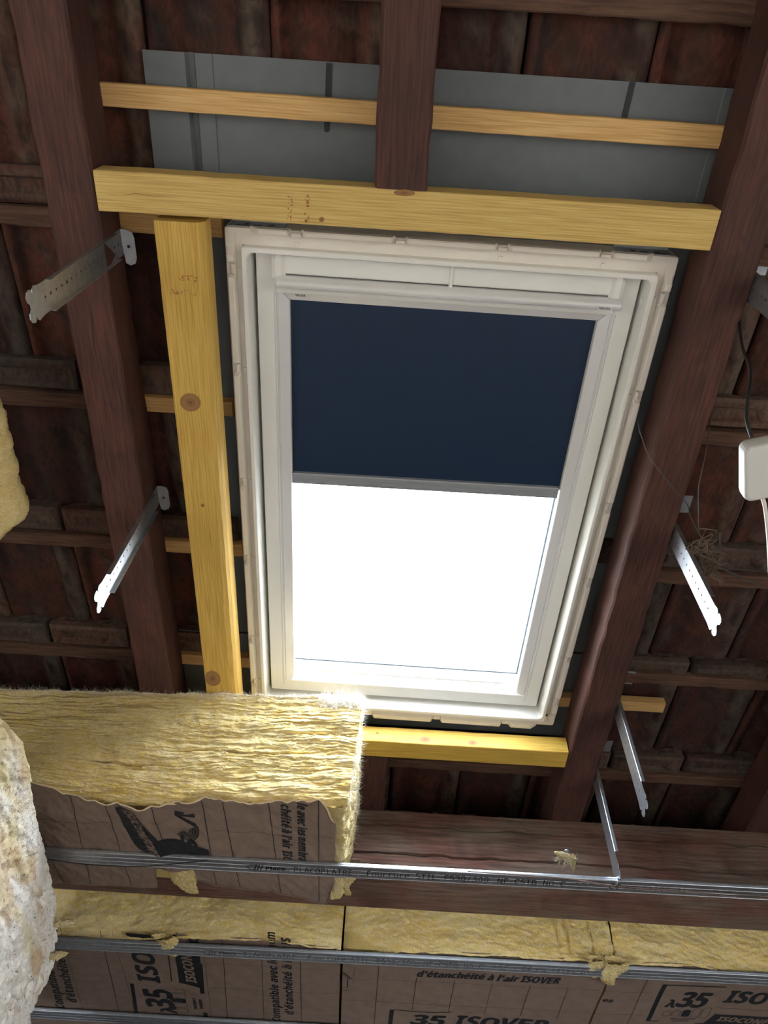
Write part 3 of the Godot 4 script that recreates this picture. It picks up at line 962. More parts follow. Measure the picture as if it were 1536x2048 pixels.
func blind():
	var o := thing("roller_blind", "navy blackout blind pulled halfway down the roof window", "blind", WC, WT)
	o.scale = Vector3.ONE * WS
	var mb := MB.new()
	mb.box(Vector3(-0.362, 0.112, -0.1135), Vector3(0.362, 0.60, -0.1125))
	part("fabric", mb, M.blind, o)
	# bottom bar: fluted profile
	mb = MB.new()
	var rs := []
	for x in [-0.3565, 0.3525]:
		var ring := []
		for q in [[0.124, -0.112], [0.124, -0.102], [0.1205, -0.1005], [0.1165, -0.1005], [0.1160, -0.1035], [0.1085, -0.1035], [0.1080, -0.1020], [0.1070, -0.1020], [0.1065, -0.1035], [0.0980, -0.1035], [0.0970, -0.1005], [0.0925, -0.1010], [0.0905, -0.1040], [0.0905, -0.112]]: ring.append(Vector3(x, q[0] - 0.004 + 0.012 * x, q[1]))
		rs.append(ring)
	mb.rings(rs)
	part("bottom_bar", mb, M.alu_shaded, o)
	# side rails with a mitred head rail
	for sx in [-1.0, 1.0]:
		mb = MB.new()
		rs = []
		for k in 2:
			var ring := []
			for q in [[0.3880, -0.0965], [0.3880, -0.0868], [0.3855, -0.0858], [0.3838, -0.0862], [0.3832, -0.0905], [0.3815, -0.0905], [0.3790, -0.0890], [0.3562, -0.0955], [0.3545, -0.0975], [0.3545, -0.1215]]:
				var yt: float = 0.5785 + (q[0] - 0.3545) * 1.20
				ring.append(Vector3(sx * q[0], yt if k == 0 else -0.668, q[1]))
			rs.append(ring)
		mb.rings(rs)
		part("side_rail", mb, M.alu if sx > 0 else M.alu, o)
	mb = MB.new()
	var hd := []
	var pr := [[0.6185, -0.0865, 0.3872], [0.6165, -0.0855, 0.3865], [0.5800, -0.1040, 0.3560], [0.5785, -0.1055, 0.3545], [0.5785, -0.1215, 0.3545], [0.6185, -0.1215, 0.3872]]
	for sx in [-1.0, 1.0]:
		var ring := []
		for q in pr: ring.append(Vector3(sx * (q[2] - 0.0006), q[0], q[1]))
		hd.append(ring)
	mb.rings(hd)
	var hr := part("head_rail", mb, M.alu, o)
	# embossed plate, tilted with the rail's face
	mb = MB.new()
	var f := func(x, y): return Vector3(-0.330 + x, 0.5925 + y, -0.0978 + y * 0.507 + 0.0006)
	mb.quad(f.call(-0.0155, -0.0055), f.call(0.0155, -0.0055), f.call(0.0155, 0.0055), f.call(-0.0155, 0.0055))
	part("name_plate", mb, M.alu, hr)
	mb = MB.new()
	lettering(mb, "VELUX", 0.023, 0.0055, func(x, y): return f.call(x - 0.0115, y - 0.0028) + Vector3(0, 0, 0.0004))
	part("lettering", mb, M.ink_faint, hr)

# ---------------------------------------------------------------- hangers and channels
func hanger_meshes() -> Array:
	# local: z along the hanger from its foot, y across the web, flanges towards +x
	var L := 0.415
	var h := 0.0275
	var mb := MB.new()
	for side in [0.0, 0.0013]:
		var ys := [-h, -0.007, 0.007, h]
		for k in [0, 2]:
			mb.g = -1
			mb.quad(Vector3(side, ys[k], 0), Vector3(side, ys[k], L), Vector3(side, ys[k + 1], L), Vector3(side, ys[k + 1], 0))
		var cell := 0.0231
		var z0 := 0.0
		var n := 17
		for i in n:
			var za := 0.022 + i * cell
			var q := [Vector3(side, -0.007, za), Vector3(side, -0.007, za + cell / 2), Vector3(side, -0.007, za + cell), Vector3(side, 0, za + cell), Vector3(side, 0.007, za + cell), Vector3(side, 0.007, za + cell / 2), Vector3(side, 0.007, za), Vector3(side, 0, za)]
			var cc := Vector3(side, 0, za + cell / 2)
			for j in 8:
				var j2 := (j + 1) % 8
				var d0 := Vector3(0, q[j].y / 0.007, (q[j].z - cc.z) / (cell / 2)).normalized() * 0.0032
				var d1 := Vector3(0, q[j2].y / 0.007, (q[j2].z - cc.z) / (cell / 2)).normalized() * 0.0032
				mb.quad(q[j], q[j2], cc + d1, cc + d0)
		mb.quad(Vector3(side, -0.007, 0), Vector3(side, 0.007, 0), Vector3(side, 0.007, 0.022), Vector3(side, -0.007, 0.022))
	for s in [-1.0, 1.0]: # rolled flanges
		var rs := []
		for z in [0.05, L - 0.022]:
			var ring := []
			for q in [[0.0, h - 0.0012], [0.0, h], [0.0012, h + 0.0008], [0.0105, h + 0.0008], [0.0112, h], [0.0105, h - 0.0006], [0.0025, h - 0.0006]]: ring.append(Vector3(q[0], s * q[1], z))
			rs.append(ring)
		mb.rings(rs)
	var web := mb.mesh()
	# lobed head that clips into a channel
	mb = MB.new()
	var half := [Vector2(h, 0.0), Vector2(h + 0.001, 0.012), Vector2(h + 0.0035, 0.024), Vector2(h - 0.001, 0.031), Vector2(h - 0.0075, 0.0325), Vector2(h - 0.006, 0.036), Vector2(h - 0.0005, 0.036), Vector2(h + 0.0015, 0.042), Vector2(h - 0.001, 0.051), Vector2(h - 0.009, 0.057), Vector2(0.010, 0.0545), Vector2(0.004, 0.0465)]
	var outl := PackedVector2Array()
	for p in half: outl.append(p)
	for k in range(half.size() - 1, -1, -1): outl.append(Vector2(-half[k].x, half[k].y))
	var lo := []
	var hi := []
	for p in outl:
		lo.append(Vector3(0.0, p.x, L + p.y)); hi.append(Vector3(0.0013, p.x, L + p.y))
	mb.rings([lo, hi])
	return [web, mb.mesh()]

func hangers():
	var hm := hanger_meshes()
	# [u, v, w of the foot, foot style, label, tilt about the slope axis, clipped]
	var spots := [
		[-0.629, -0.452, -0.115, 0, "steel hanger on the left rafter beside the upper trimmer, in shadow", -0.02],
		[-0.628, -1.120, -0.115, 0, "bright steel hanger on the left rafter beside the middle of the yellow stud", -0.01],
		[0.737, -0.446, -0.125, 1, "steel hanger at the photo's right edge above the white plastic box", 0.0],
		[0.737, -1.086, -0.125, 1, "bright steel hanger on the right rafter beside the tangle of twine", 0.0],
		[0.737, -1.745, -0.125, 1, "bright steel hanger on the right rafter beside the pale batten stub", 0.0],
		[0.737, -2.075, -0.125, 1, "long steel hanger clipped into the upper steel channel", 0.0]]
	for p in spots:
		var o := thing("ceiling_hanger", p[4], "hanger", Vector3(p[0], p[1], p[2]), 0.0, "slotted steel hangers on the rafters")
		o.transform.basis = o.transform.basis * Basis(Vector3(0, 1, 0), p[5])
		part_mesh("strip", hm[0], M.zinc, o)
		part_mesh("clip_head", hm[1], M.zinc, o)
		var mb := MB.new()
		if p[3] == 0:   # folded round ear
			var lo := []
			var hi := []
			for q in [[0.0, 0.028], [0.012, 0.027], [0.024, 0.020], [0.027, 0.008], [0.027, -0.036], [0.023, -0.048], [0.013, -0.052], [0.004, -0.046], [0.002, -0.02]]:
				lo.append(Vector3(q[0], q[1] * 1.0, 0.010 - absf(q[0]) * 0.35)); hi.append(Vector3(q[0], q[1] * 1.0, 0.0113 - absf(q[0]) * 0.35))
			mb.rings([lo, hi])
		else:           # flat foot plate
			mb.box(Vector3(0.0, -0.002, 0.0), Vector3(0.076, 0.052, 0.0013), 0.0004)
		var ft := part("foot", mb, M.zinc_worn, o)
		for q in ([[0.028, 0.022], [0.046, 0.022]] if p[3] else [[0.014, -0.01]]):
			var r0 := []
			var r1 := []
			for k in 10:
				r0.append(Vector3(q[0] + 0.0036 * cos(TAU * k / 10), q[1] + 0.0036 * sin(TAU * k / 10), 0.0008 if p[3] else 0.0072))
				r1.append(r0[-1] + Vector3(0, 0, 0.0009))
			mb = MB.new()
			mb.rings([r0, r1])
			part("screw_hole", mb, M.gasket, ft)

func channel_mesh(u0: float, u1: float) -> ArrayMesh:
	# furring channel: face with two shallow ribs, two beaded flanges, open at the back
	var mb := MB.new()
	var f := 0.0245
	var half := [[0.0, 0.0], [0.006, 0.0], [0.0068, 0.0006], [0.0082, 0.0006], [0.009, 0.0], [f - 0.0045, 0.0], [f - 0.0038, 0.0006], [f - 0.0026, 0.0006], [f - 0.001, 0.0], [f, -0.0012], [f + 0.0004, -0.0040], [f - 0.0004, -0.0048], [f + 0.0006, -0.0066], [f + 0.0006, -0.0118], [f - 0.0008, -0.0130], [f - 0.0062, -0.0130]]
	var outer := []
	for k in range(half.size() - 1, 0, -1): outer.append(Vector2(-half[k][0], half[k][1]))
	for q in half: outer.append(Vector2(q[0], q[1]))
	var prof := outer.duplicate()
	for k in range(outer.size() - 1, -1, -1):
		var q: Vector2 = outer[k]
		prof.append(Vector2(q.x - signf(q.x) * (0.0008 if absf(q.x) > f - 0.0015 else 0.0), q.y - (0.0008 if q.y > -0.0125 else -0.0008)))
	var rs := []
	for i in 25:
		var u := lerpf(u0, u1, i / 24.0)
		var ring := []
		for q in prof: ring.append(Vector3(u, q.x, q.y + 0.0006 * fnoise.get_noise_2d(u * 8.0, q.x * 60.0)))
		rs.append(ring)
	mb.rings(rs)
	return mb.mesh()

func channels():
	var tilt := -0.166
	var me := channel_mesh(-1.6, 1.75)
	var spots := [[Vector3(0.10, -2.130, 0.3355), 0.0155, "printed steel furring channel crossing in front of the purlin log"], [Vector3(0.10, -2.652, 0.332), 0.022, "steel furring channel lying on the kraft faced batts, second from the top"], [Vector3(0.10, -3.205, 0.332), 0.010, "steel furring channel at the very bottom edge of the photo"]]
	for i in 3:
		var s = spots[i]
		var o := thing("furring_channel", s[2], "steel channel", s[0], s[1], "steel furring channels")
		o.transform.basis = o.transform.basis * Basis(Vector3(1, 0, 0), tilt)
		part_mesh("profile", me, M.zinc if i == 0 else M.zinc_worn, o)
		if i == 2: continue
		var ink_m: StandardMaterial3D = M.ink if i == 0 else M.ink_faint
		var sh := 0.0 if i == 0 else -0.18
		var kk := 1.0 if i == 0 else 0.93
		var f := func(u0, yy): return func(x, y): return Vector3((u0 - 0.10 + sh) + x, yy + y, 0.00085)
		ink(o, ink_m, "Placo", 0.058, 0.013, f.call(-0.300, -0.006), false, true, 0.1)
		ink(o, ink_m, "PLACOPLATRE", 0.174, 0.021, f.call(-0.215, -0.011), true, true, 0.0)
		ink(o, ink_m, "Fourrure STIL", 0.206, 0.020, f.call(0.003, -0.010), true, true, 0.0)
		ink(o, ink_m, "F530/300", 0.130, 0.020, f.call(0.234, -0.010), true, true, 0.0)
		ink(o, ink_m, "NF-CSTB NO-C", 0.200, 0.020, f.call(0.392, -0.010), true, true, 0.0)
		var mb := MB.new()
		# ring emblem before the first word: three slanted strokes in an oval
		var c0 := Vector3(-0.330 - 0.10 + sh, 0.0, 0.00085)
		for k in 3: mb.ribbon([c0 + Vector3(-0.004 + k * 0.009, -0.010, 0), c0 + Vector3(0.004 + k * 0.009, 0.011, 0)], 0.004, Vector3(0, 0, 1))
		var ov := []
		for k in 15: ov.append(c0 + Vector3(-0.004 + 0.020 * cos(TAU * (k + 1.5) / 18.0), 0.009 * sin(TAU * (k + 1.5) / 18.0), 0.0))
		mb.ribbon(ov, 0.0028, Vector3(0, 0, 1))
		part("printed_emblem", mb, ink_m, o, "stuff")
		ink(o, ink_m, "01.06.20", 0.052, 0.008, f.call(0.622, 0.002), true, false)
		ink(o, ink_m, "12:51", 0.034, 0.006, f.call(0.628, -0.009), true, false)
		ink(o, ink_m, "+", 0.010, 0.012, f.call(0.694, -0.005), true, true)
		mb = MB.new()
		ce_mark(mb, Vector3(0.722 - 0.10 + sh, 0.0, 0.00085))
		part("printed_emblem", mb, ink_m, o, "stuff")
		ink(o, M.ink_faint, "EN 14195 A1", 0.175, 0.017, f.call(0.770, -0.009), true, false)
		ink(o, M.ink_faint, "PLACO", 0.05, 0.009, f.call(1.03, 0.0), true, false)
		mb = MB.new()
		mb.ribbon([Vector3(0.89 + sh, -0.003, 0.00085), Vector3(0.985 + sh, -0.003, 0.00085)], 0.0016, Vector3(0, 0, 1))
		part("printed_line", mb, M.ink_faint, o)

func ce_mark(mb: MB, at: Vector3):
	for e in 2:
		var p := []
		for k in 9:
			var a := PI * 0.35 + PI * 1.3 * k / 8.0
			p.append(at + Vector3(0.010 + e * 0.018 + 0.009 * cos(a), 0.009 * sin(a), 0))
		mb.ribbon(p, 0.0032, Vector3(0, 0, 1))
	mb.ribbon([at + Vector3(0.020, 0, 0), at + Vector3(0.029, 0, 0)], 0.003, Vector3(0, 0, 1))

# ---------------------------------------------------------------- glass wool
func wool_col(p: Vector3, pale := 0.0) -> Color:
	var a := clampf(0.5 + 0.9 * fnoise.get_noise_3d(p.x * 3.0, p.y * 7.0, p.z * 9.0), 0, 1)
	var b := clampf(0.5 + 1.1 * fnoise.get_noise_3d(p.x * 22.0, p.y * 60.0 + 9.0, p.z * 60.0), 0, 1)
	var y1 := Color(0.74, 0.55, 0.16)
	var y2 := Color(0.84, 0.70, 0.33)
	var w := Color(0.88, 0.82, 0.64)
	return y1.lerp(y2, a).lerp(w, clampf(b * 0.45 + pale, 0, 1))

const KTOP := [[-1.4, -1.80], [-0.93, -1.826], [-0.80, -1.872], [-0.748, -1.899], [-0.70, -1.893], [-0.64, -1.905], [-0.56, -1.888], [-0.547, -1.879], [-0.50, -1.862], [-0.459, -1.832], [-0.42, -1.846], [-0.405, -1.859], [-0.33, -1.852], [-0.257, -1.838], [-0.20, -1.832], [-0.139, -1.817], [-0.118, -1.85], [-0.108, -1.895], [-0.092, -1.92]]
const KBOT := [[-1.4, -2.34], [-0.971, -2.33], [-0.648, -2.316], [-0.643, -2.205], [-0.525, -2.205], [-0.519, -2.262], [-0.46, -2.29], [-0.389, -2.298], [-0.33, -2.305], [-0.29, -2.296], [-0.284, -2.306], [-0.20, -2.325], [-0.118, -2.356], [-0.092, -2.20]]

func kz(u: float, v: float) -> float:      # crumpled facing of the big batt
	var d := 0.006 * fnoise.get_noise_2d(u * 5.0, v * 6.0) + 0.004 * absf(fnoise.get_noise_2d(u * 11.0 + v * 5.0, v * 7.0)) + 0.0018 * fnoise.get_noise_2d(u * 30.0, v * 26.0)
	d += 0.012 * exp(-pow((u + 0.655 - (v + 1.95) * -0.25) / 0.03, 2.0)) - 0.010 * exp(-pow((u + 0.56) / 0.035, 2.0)) * clampf((v + 2.2) * 4.0, 0, 1)
	return 0.316 + d

func upper_batt():
	var at := Vector3(-0.7, -2.05, 0.02)
	var o := thing("insulation_batt", "big yellow glass wool batt with kraft facing, its layered edge below the window", "insulation", at)
	var uR := func(b: float) -> float: return lerpf(-0.040, -0.062, b)
	var up := func(a: float, b: float) -> Vector3:
		var u := lerpf(-1.40, uR.call(b), a)
		var vb := lerpf(-1.800, -1.738, clampf((u + 1.2) / 1.15, 0, 1)) + 0.006 * fnoise.get_noise_1d(u * 9.0)
		var vf := -1.858 - 0.026 * cos((u + 0.66) * 4.2) + 0.005 * fnoise.get_noise_1d(u * 7.0)
		var p := Vector3(u, lerpf(vb, vf, b), lerpf(0.012, 0.314, b))
		var wv := 0.05 * fnoise.get_noise_2d(u * 2.2, b * 3.0) + 0.014 * fnoise.get_noise_2d(u * 7.0, b * 10.0 + 20.0)
		var bb := b + wv
		var d := 0.007 * (0.25 - absf(fnoise.get_noise_2d(u * 1.3, bb * 15.0))) + 0.0034 * (0.25 - absf(fnoise.get_noise_2d(u * 2.4 + 7.0, bb * 34.0 + 11.0)))
		d += 0.0022 * fnoise.get_noise_2d(u * 4.5, bb * 80.0 + 31.0) + 0.0012 * fnoise.get_noise_2d(u * 12.0, bb * 150.0 + 3.0)
		for cr in [[0.545, -0.62, -0.10, 0.020], [0.38, -0.35, 0.05, 0.014], [0.66, -0.95, -0.45, 0.012], [0.80, -0.50, -0.20, 0.012], [0.26, -0.30, 0.0, 0.010], [0.74, -0.30, -0.12, 0.010]]:
			var inside := clampf(minf(u - cr[1], cr[2] - u) * 9.0, 0, 1)
			d -= cr[3] * inside * exp(-pow((bb - cr[0]) / 0.007, 2.0)) * (0.6 + 0.8 * fnoise.get_noise_1d(u * 12.0 + cr[0] * 50.0))
		d += 0.010 * fnoise.get_noise_2d(u * 4.0, b * 5.0) + 0.0010 * fnoise.get_noise_2d(u * 60.0, b * 140.0)
		d -= 0.018 * pow(clampf(b * 12.0 - 11.0, 0, 1), 2.0)
		d += 0.012 * exp(-pow((u + 0.09) / 0.03, 2.0)) * (1.0 - b) * 1.0
		p.y += d * 0.94
		p.z += d * 0.33 + 0.004 * fnoise.get_noise_2d(u * 16.0, b * 30.0 + 9.0)
		return p - at
	var cf := func(a, b, p) -> Color: return wool_col(p, clampf(0.55 - b * 9.0, 0, 0.55) + 0.35 * clampf(1.0 - absf(a - 0.97) * 40.0, 0, 1) * (1.0 - b))
	var wool := part_mesh("wool", grid_mesh(620, 190, up, cf), M.wool, o)
	var en := func(a: float, b: float) -> Vector3:     # cut end
		var ae := minf(a / 0.72, 1.0)          # along the cut end, then round onto the face
		var af := maxf(0.0, (a - 0.72) / 0.28)
		var z := lerpf(0.012, 0.306, ae)
		var v := lerpf(lerpf(-1.738, -1.86, ae), -2.33, b)
		var q := Vector3(uR.call(ae) - 0.06 * af, v, z + 0.006 * sin(PI * af) - 0.004 * af)
		var d := 0.010 * fnoise.get_noise_3d(v * 9.0, z * 12.0, af * 2.0) + 0.006 * fnoise.get_noise_3d(v * 30.0, z * 30.0, af * 6.0) + 0.0018 * fnoise.get_noise_3d(v * 150.0, z * 150.0, af * 30.0)
		q.x += d * (1.0 - af) - 0.012 * pow(ae, 6.0)
		q.z += d * af
		return q - at
	part_mesh("cut_end", grid_mesh(120, 190, en, func(a, b, p): return wool_col(p + Vector3(3, 0, 0), 0.3 * (1.0 - a))), M.wool_soft, o)
	var core := MB.new(at)
	core.col = Color(0.80, 0.64, 0.27)
	core.box(Vector3(-1.39, -2.29, 0.03), Vector3(-0.100, -1.925, 0.297))
	part("wool_core", core, M.wool_soft, o)
	# kraft facing
	var kf := func(a: float, b: float) -> Vector3:
		var u := lerpf(-1.40, -0.0945, a)
		var v := lerpf(along(KTOP, u), along(KBOT, u), b)
		var curl := 0.010 * pow(clampf(1.0 - b * 9.0, 0, 1), 2.0)
		return Vector3(u, v, kz(u, v) + curl * fnoise.get_noise_1d(u * 14.0)) - at
	var kraft := part_mesh("kraft_facing", grid_mesh(330, 90, kf, white), M.kraft, o)
	var edge := MB.new()
	var ep := []
	for k in 241:
		var u := lerpf(-1.40, -0.0945, k / 240.0)
		ep.append(kf.call(k / 240.0, 0.0) + Vector3(0, 0.0012, 0.0012))
	edge.ribbon(ep, 0.0045, Vector3(0, 0.3, 1))
	part("torn_edge", edge, M.paper, kraft, "", "pale torn paper edge")
	# printing on the facing
	var P := func(u: float, v: float) -> Vector3: return Vector3(u, v, kz(u, v) + 0.0014) - at
	var mb := MB.new()
	for L in [[-0.986, -0.945], [-0.84, -0.86], [-0.748, -0.73], [-0.618, -0.590], [-0.470, -0.462], [-0.413, -0.388], [-0.283, -0.262], [-0.1435, -0.142]]:
		var pts := []
		var v0 := along(KTOP, L[0]) - 0.003
		for k in 25: pts.append(P.call(lerpf(L[0], L[1], k / 24.0), lerpf(v0, along(KBOT, L[1]) + 0.012, k / 24.0)))
		line(kraft, pts, 0.0022)
	for v in [-1.99, -2.165]:
		for seg in [[-1.1, -0.75], [-0.45, -0.20], [-0.14, -0.097]]:
			var pts := []
			for k in 31: pts.append(P.call(lerpf(seg[0], seg[1], k / 30.0), v + 0.004 * sin(k * 0.5)))
			line(kraft, pts, 0.0011)
	var pts2 := []
	for k in 61:
		var u := lerpf(-0.51, -0.10, k / 60.0)
		pts2.append(P.call(u, along(KBOT, u) + 0.012))
	line(kraft, pts2, 0.0012)
	var down := func(u0: float, v0: float) -> Callable: return func(x, y): return P.call(u0 + y, v0 - x)
	ink(kraft, M.ink, "le avec les membra", 0.275, 0.027, down.call(-0.203, -1.838), false, true, 0.25)
	ink(kraft, M.ink, "chéité à l'air ISO", 0.275, 0.027, down.call(-0.249, -1.846), false, true, 0.25)
	# big rotated logo block: stylised striped letter, and the dark banner
	mb = MB.new()
	ink(kraft, M.ink, "V", 0.062, 0.058, down.call(-0.557, -1.905), false, true, 0.3)
	for k in 7:
		var arc := []
		for q in 13:
			var a := -2.5 + 2.9 * q / 12.0
			arc.append(P.call(-0.530 + (0.012 + k * 0.0042) * cos(a), -2.000 + (0.018 + k * 0.0062) * sin(a)))
		mb.ribbon(arc, 0.0022 if k % 2 else 0.0034, Vector3(0, 0, 1))
	ink(kraft, M.ink, "S", 0.05, 0.050, down.call(-0.552, -2.035), false, true, 0.3)
	part("printed_logo", mb, M.ink, kraft, "stuff")
	banner(kraft, P, [Vector2(-0.628, -2.050), Vector2(-0.590, -2.050), Vector2(-0.470, -2.088), Vector2(-0.470, -2.118), Vector2(-0.60, -2.122)])
	banner(kraft, P, [Vector2(-0.722, -1.908), Vector2(-0.705, -1.900), Vector2(-0.668, -1.920), Vector2(-0.640, -1.985), Vector2(-0.610, -2.060), Vector2(-0.575, -2.125), Vector2(-0.660, -2.130), Vector2(-0.690, -2.080), Vector2(-0.712, -2.000)])
	var P2 := func(u: float, v: float) -> Vector3: return P.call(u, v) + Vector3(0, 0, 0.0010)
	ink(kraft, M.kraft, "ISOCONFORT", 0.21, 0.030, func(x, y): return P2.call(-0.703 + y + x * 0.28, -1.905 - x), false, true, 0.3)
	# torn scraps hanging below the channel
	part_mesh("hanging_scrap", wool_flap(Vector3(-0.575, -2.20, 0.312) - at, 0.105, 0.165, 5, 0.42), M.wool_soft, o, "", "torn tuft of wool hanging through the facing")
	part_mesh("hanging_scrap", wool_flap(Vector3(-0.068, -2.19, 0.298) - at, 0.062, 0.155, 8, 0.3), M.wool_soft, o, "", "pointed tuft of wool at the batt's cut end")
	mb = MB.new()
	var tri_ := []
	mb.hexa([Vector3(-0.050, -2.262, 0.262) - at, Vector3(-0.024, -2.266, 0.262) - at, Vector3(-0.046, -2.18, 0.262) - at, Vector3(-0.022, -2.18, 0.262) - at, Vector3(-0.050, -2.262, 0.264) - at, Vector3(-0.024, -2.266, 0.264) - at, Vector3(-0.046, -2.18, 0.264) - at, Vector3(-0.022, -2.18, 0.264) - at], 0.0)
	part("kraft_scrap", mb, M.kraft, o)
	# loose fibres along the upper edge and the cut end
	var roots := []
	var dirs := []
	for k in 700:
		var a := k / 699.0
		roots.append(up.call(a, 0.0)); dirs.append(Vector3(0, 1, 0.25))
		if k % 3 == 0: roots.append(up.call(a, rng.randf() * 0.06)); dirs.append(Vector3(0, 0.8, 0.5))
	mb = MB.new()
	var wc := [Color(0.9, 0.86, 0.74), Color(0.88, 0.8, 0.6), Color(0.93, 0.91, 0.84)]
	hairs(mb, roots, dirs, 3600, 0.003, 0.026, 0.00028, 0.9, wc)
	roots = []; dirs = []
	for k in 260:
		roots.append(en.call(rng.randf() * 0.35, k / 259.0)); dirs.append(Vector3(1, 0.2, 0.2))
		roots.append(up.call(1.0, rng.randf())); dirs.append(Vector3(1, 0.5, 0))
	hairs(mb, roots, dirs, 2600, 0.004, 0.025, 0.0003, 0.5, wc)
	roots = []; dirs = []
	for k in 500:
		roots.append(up.call(rng.randf(), rng.randf())); dirs.append(Vector3(0.4, 1, 0.3))
	hairs(mb, roots, dirs, 1300, 0.006, 0.03, 0.0003, 0.9, wc)
	# white puff on the upper right corner
	roots = []; dirs = []
	for k in 200:
		roots.append(up.call(lerpf(0.90, 0.998, rng.randf()), rng.randf() * 0.10)); dirs.append(Vector3(0.35, 1, 0.4))
	hairs(mb, roots, dirs, 2600, 0.006, 0.045, 0.00035, 0.6, [Color(0.93, 0.91, 0.86), Color(0.92, 0.88, 0.78)])
	part("loose_fibres", mb, M.hair, o, "stuff")

func patch(mb: MB, P: Callable, poly: Array):
	# printed area: cut into narrow strips so that it follows the sheet
	var lo := 9.0
	var hi := -9.0
	for q in poly: lo = minf(lo, q.y); hi = maxf(hi, q.y)
	var pp := PackedVector2Array(poly)
	var n := maxi(2, int((hi - lo) / 0.008))
	mb.g = -1
	for i in n:
		var a := lerpf(lo, hi, float(i) / n)
		var b := lerpf(lo, hi, float(i + 1) / n)
		for q in Geometry2D.intersect_polygons(pp, PackedVector2Array([Vector2(-9, a), Vector2(9, a), Vector2(9, b), Vector2(-9, b)])):
			# further cut across
			var l2 := 9.0
			var h2 := -9.0
			for e in q: l2 = minf(l2, e.x); h2 = maxf(h2, e.x)
			var m := maxi(1, int((h2 - l2) / 0.012))
			for j in m:
				var xa := lerpf(l2, h2, float(j) / m)
				var xb := lerpf(l2, h2, float(j + 1) / m)
				for r in Geometry2D.intersect_polygons(q, PackedVector2Array([Vector2(xa, -9), Vector2(xb, -9), Vector2(xb, 9), Vector2(xa, 9)])):
					var t := Geometry2D.triangulate_polygon(r)
					for k in range(0, t.size(), 3):
						var z := [P.call(r[t[k]].x, r[t[k]].y), P.call(r[t[k + 1]].x, r[t[k + 1]].y), P.call(r[t[k + 2]].x, r[t[k + 2]].y)]
						mb.tri(z[0], z[1], z[2])

func wool_flap(top: Vector3, w: float, L: float, seed_: int, skew: float) -> ArrayMesh:
	var f := func(a: float, b: float) -> Vector3:
		var an := TAU * a
		var r := w * 0.5 * (1.0 - 0.72 * pow(b, 1.6)) * (1.0 + 0.25 * fnoise.get_noise_3d(cos(an) * 2.0 + seed_, sin(an) * 2.0, b * 4.0))
		if b > 0.97: r *= 0.3
		var d := 0.006 * fnoise.get_noise_3d(cos(an) * 9.0, sin(an) * 9.0 + seed_, b * 22.0)
		return top + Vector3(cos(an) * (r + d) + skew * w * b * 0.6 + 0.01 * sin(b * 7.0), -L * b, sin(an) * (r * 0.32 + d) - 0.012)
	return grid_mesh(48, 60, f, func(_a, _b, p): return wool_col(p + Vector3(seed_, 0, 0), 0.05))

const LW := 0.305
func lz(u: float, v: float) -> float: return LW + 0.0035 * fnoise.get_noise_2d(u * 4.0, v * 4.0) + 0.0012 * fnoise.get_noise_2d(u * 13.0 + 4.0, v * 11.0)

func batt_low(called_label: String, u0: float, u1: float, vtop: Callable, back_v: float, seed_: int) -> Array:
	var at := Vector3((u0 + u1) / 2, -2.9, 0.2)
	var o := thing("insulation_batt", called_label, "insulation", at)
	var n := int((u1 - u0) * 260)
	var top := func(a: float, b: float) -> Vector3:
		var u := lerpf(u0, u1, a)
		var vf: float = vtop.call(u)
		var th := PI * 0.5 * b
		var bulge := 0.010 + 0.012 * fnoise.get_noise_2d(u * 5.0, seed_)
		var p := Vector3(u, lerpf(back_v, vf, b) + bulge * sin(PI * b), lerpf(0.12, LW + 0.006, b + 0.06 * sin(th * 2.0)))
		var d := 0.013 * fnoise.get_noise_3d(u * 7.0, b * 3.0, seed_) + 0.006 * fnoise.get_noise_3d(u * 26.0, b * 18.0, seed_) + 0.0016 * fnoise.get_noise_3d(u * 80.0, b * 60.0, seed_)
		for q in [0.665, 0.700, 0.785]: d -= 0.016 * exp(-pow((u - q - 0.012 * b) / 0.007, 2.0)) * sin(PI * b)
		p.y += d; p.z += d * 0.7 * sin(PI * b)
		return p - at
	part_mesh("wool", grid_mesh(n, 44, top, func(_a, _b, p): return wool_col(p + Vector3(seed_ * 1.7, 0, 0), 0.0)), M.wool_soft, o)
	var kf := func(a: float, b: float) -> Vector3:
		var u := lerpf(u0 + 0.002, u1 - 0.002, a)
		var v := lerpf(vtop.call(u) + 0.004, -3.75, b)
		return Vector3(u, v, lz(u, v)) - at
	var kraft := part_mesh("kraft_facing", grid_mesh(int((u1 - u0) * 90), 60, kf, white), M.kraft, o)
	var core := MB.new(at)
	core.col = Color(0.80, 0.64, 0.27)
	core.box(Vector3(u0 + 0.001, -3.75, 0.02), Vector3(u1 - 0.001, back_v - 0.05, LW - 0.012))
	part("wool_core", core, M.wool_soft, o)
	var mb := MB.new()
	var roots := []
	var dirs := []
	for k in 200:
		roots.append(top.call(rng.randf(), lerpf(0.3, 1.0, rng.randf()))); dirs.append(Vector3(0, 0.6, 0.8))
	hairs(mb, roots, dirs, int(900 * (u1 - u0)), 0.004, 0.018, 0.0003, 0.8, [Color(0.8, 0.68, 0.36), Color(0.85, 0.76, 0.5)])
	part("loose_fibres", mb, M.hair, o, "stuff")
	return [o, kraft, at]

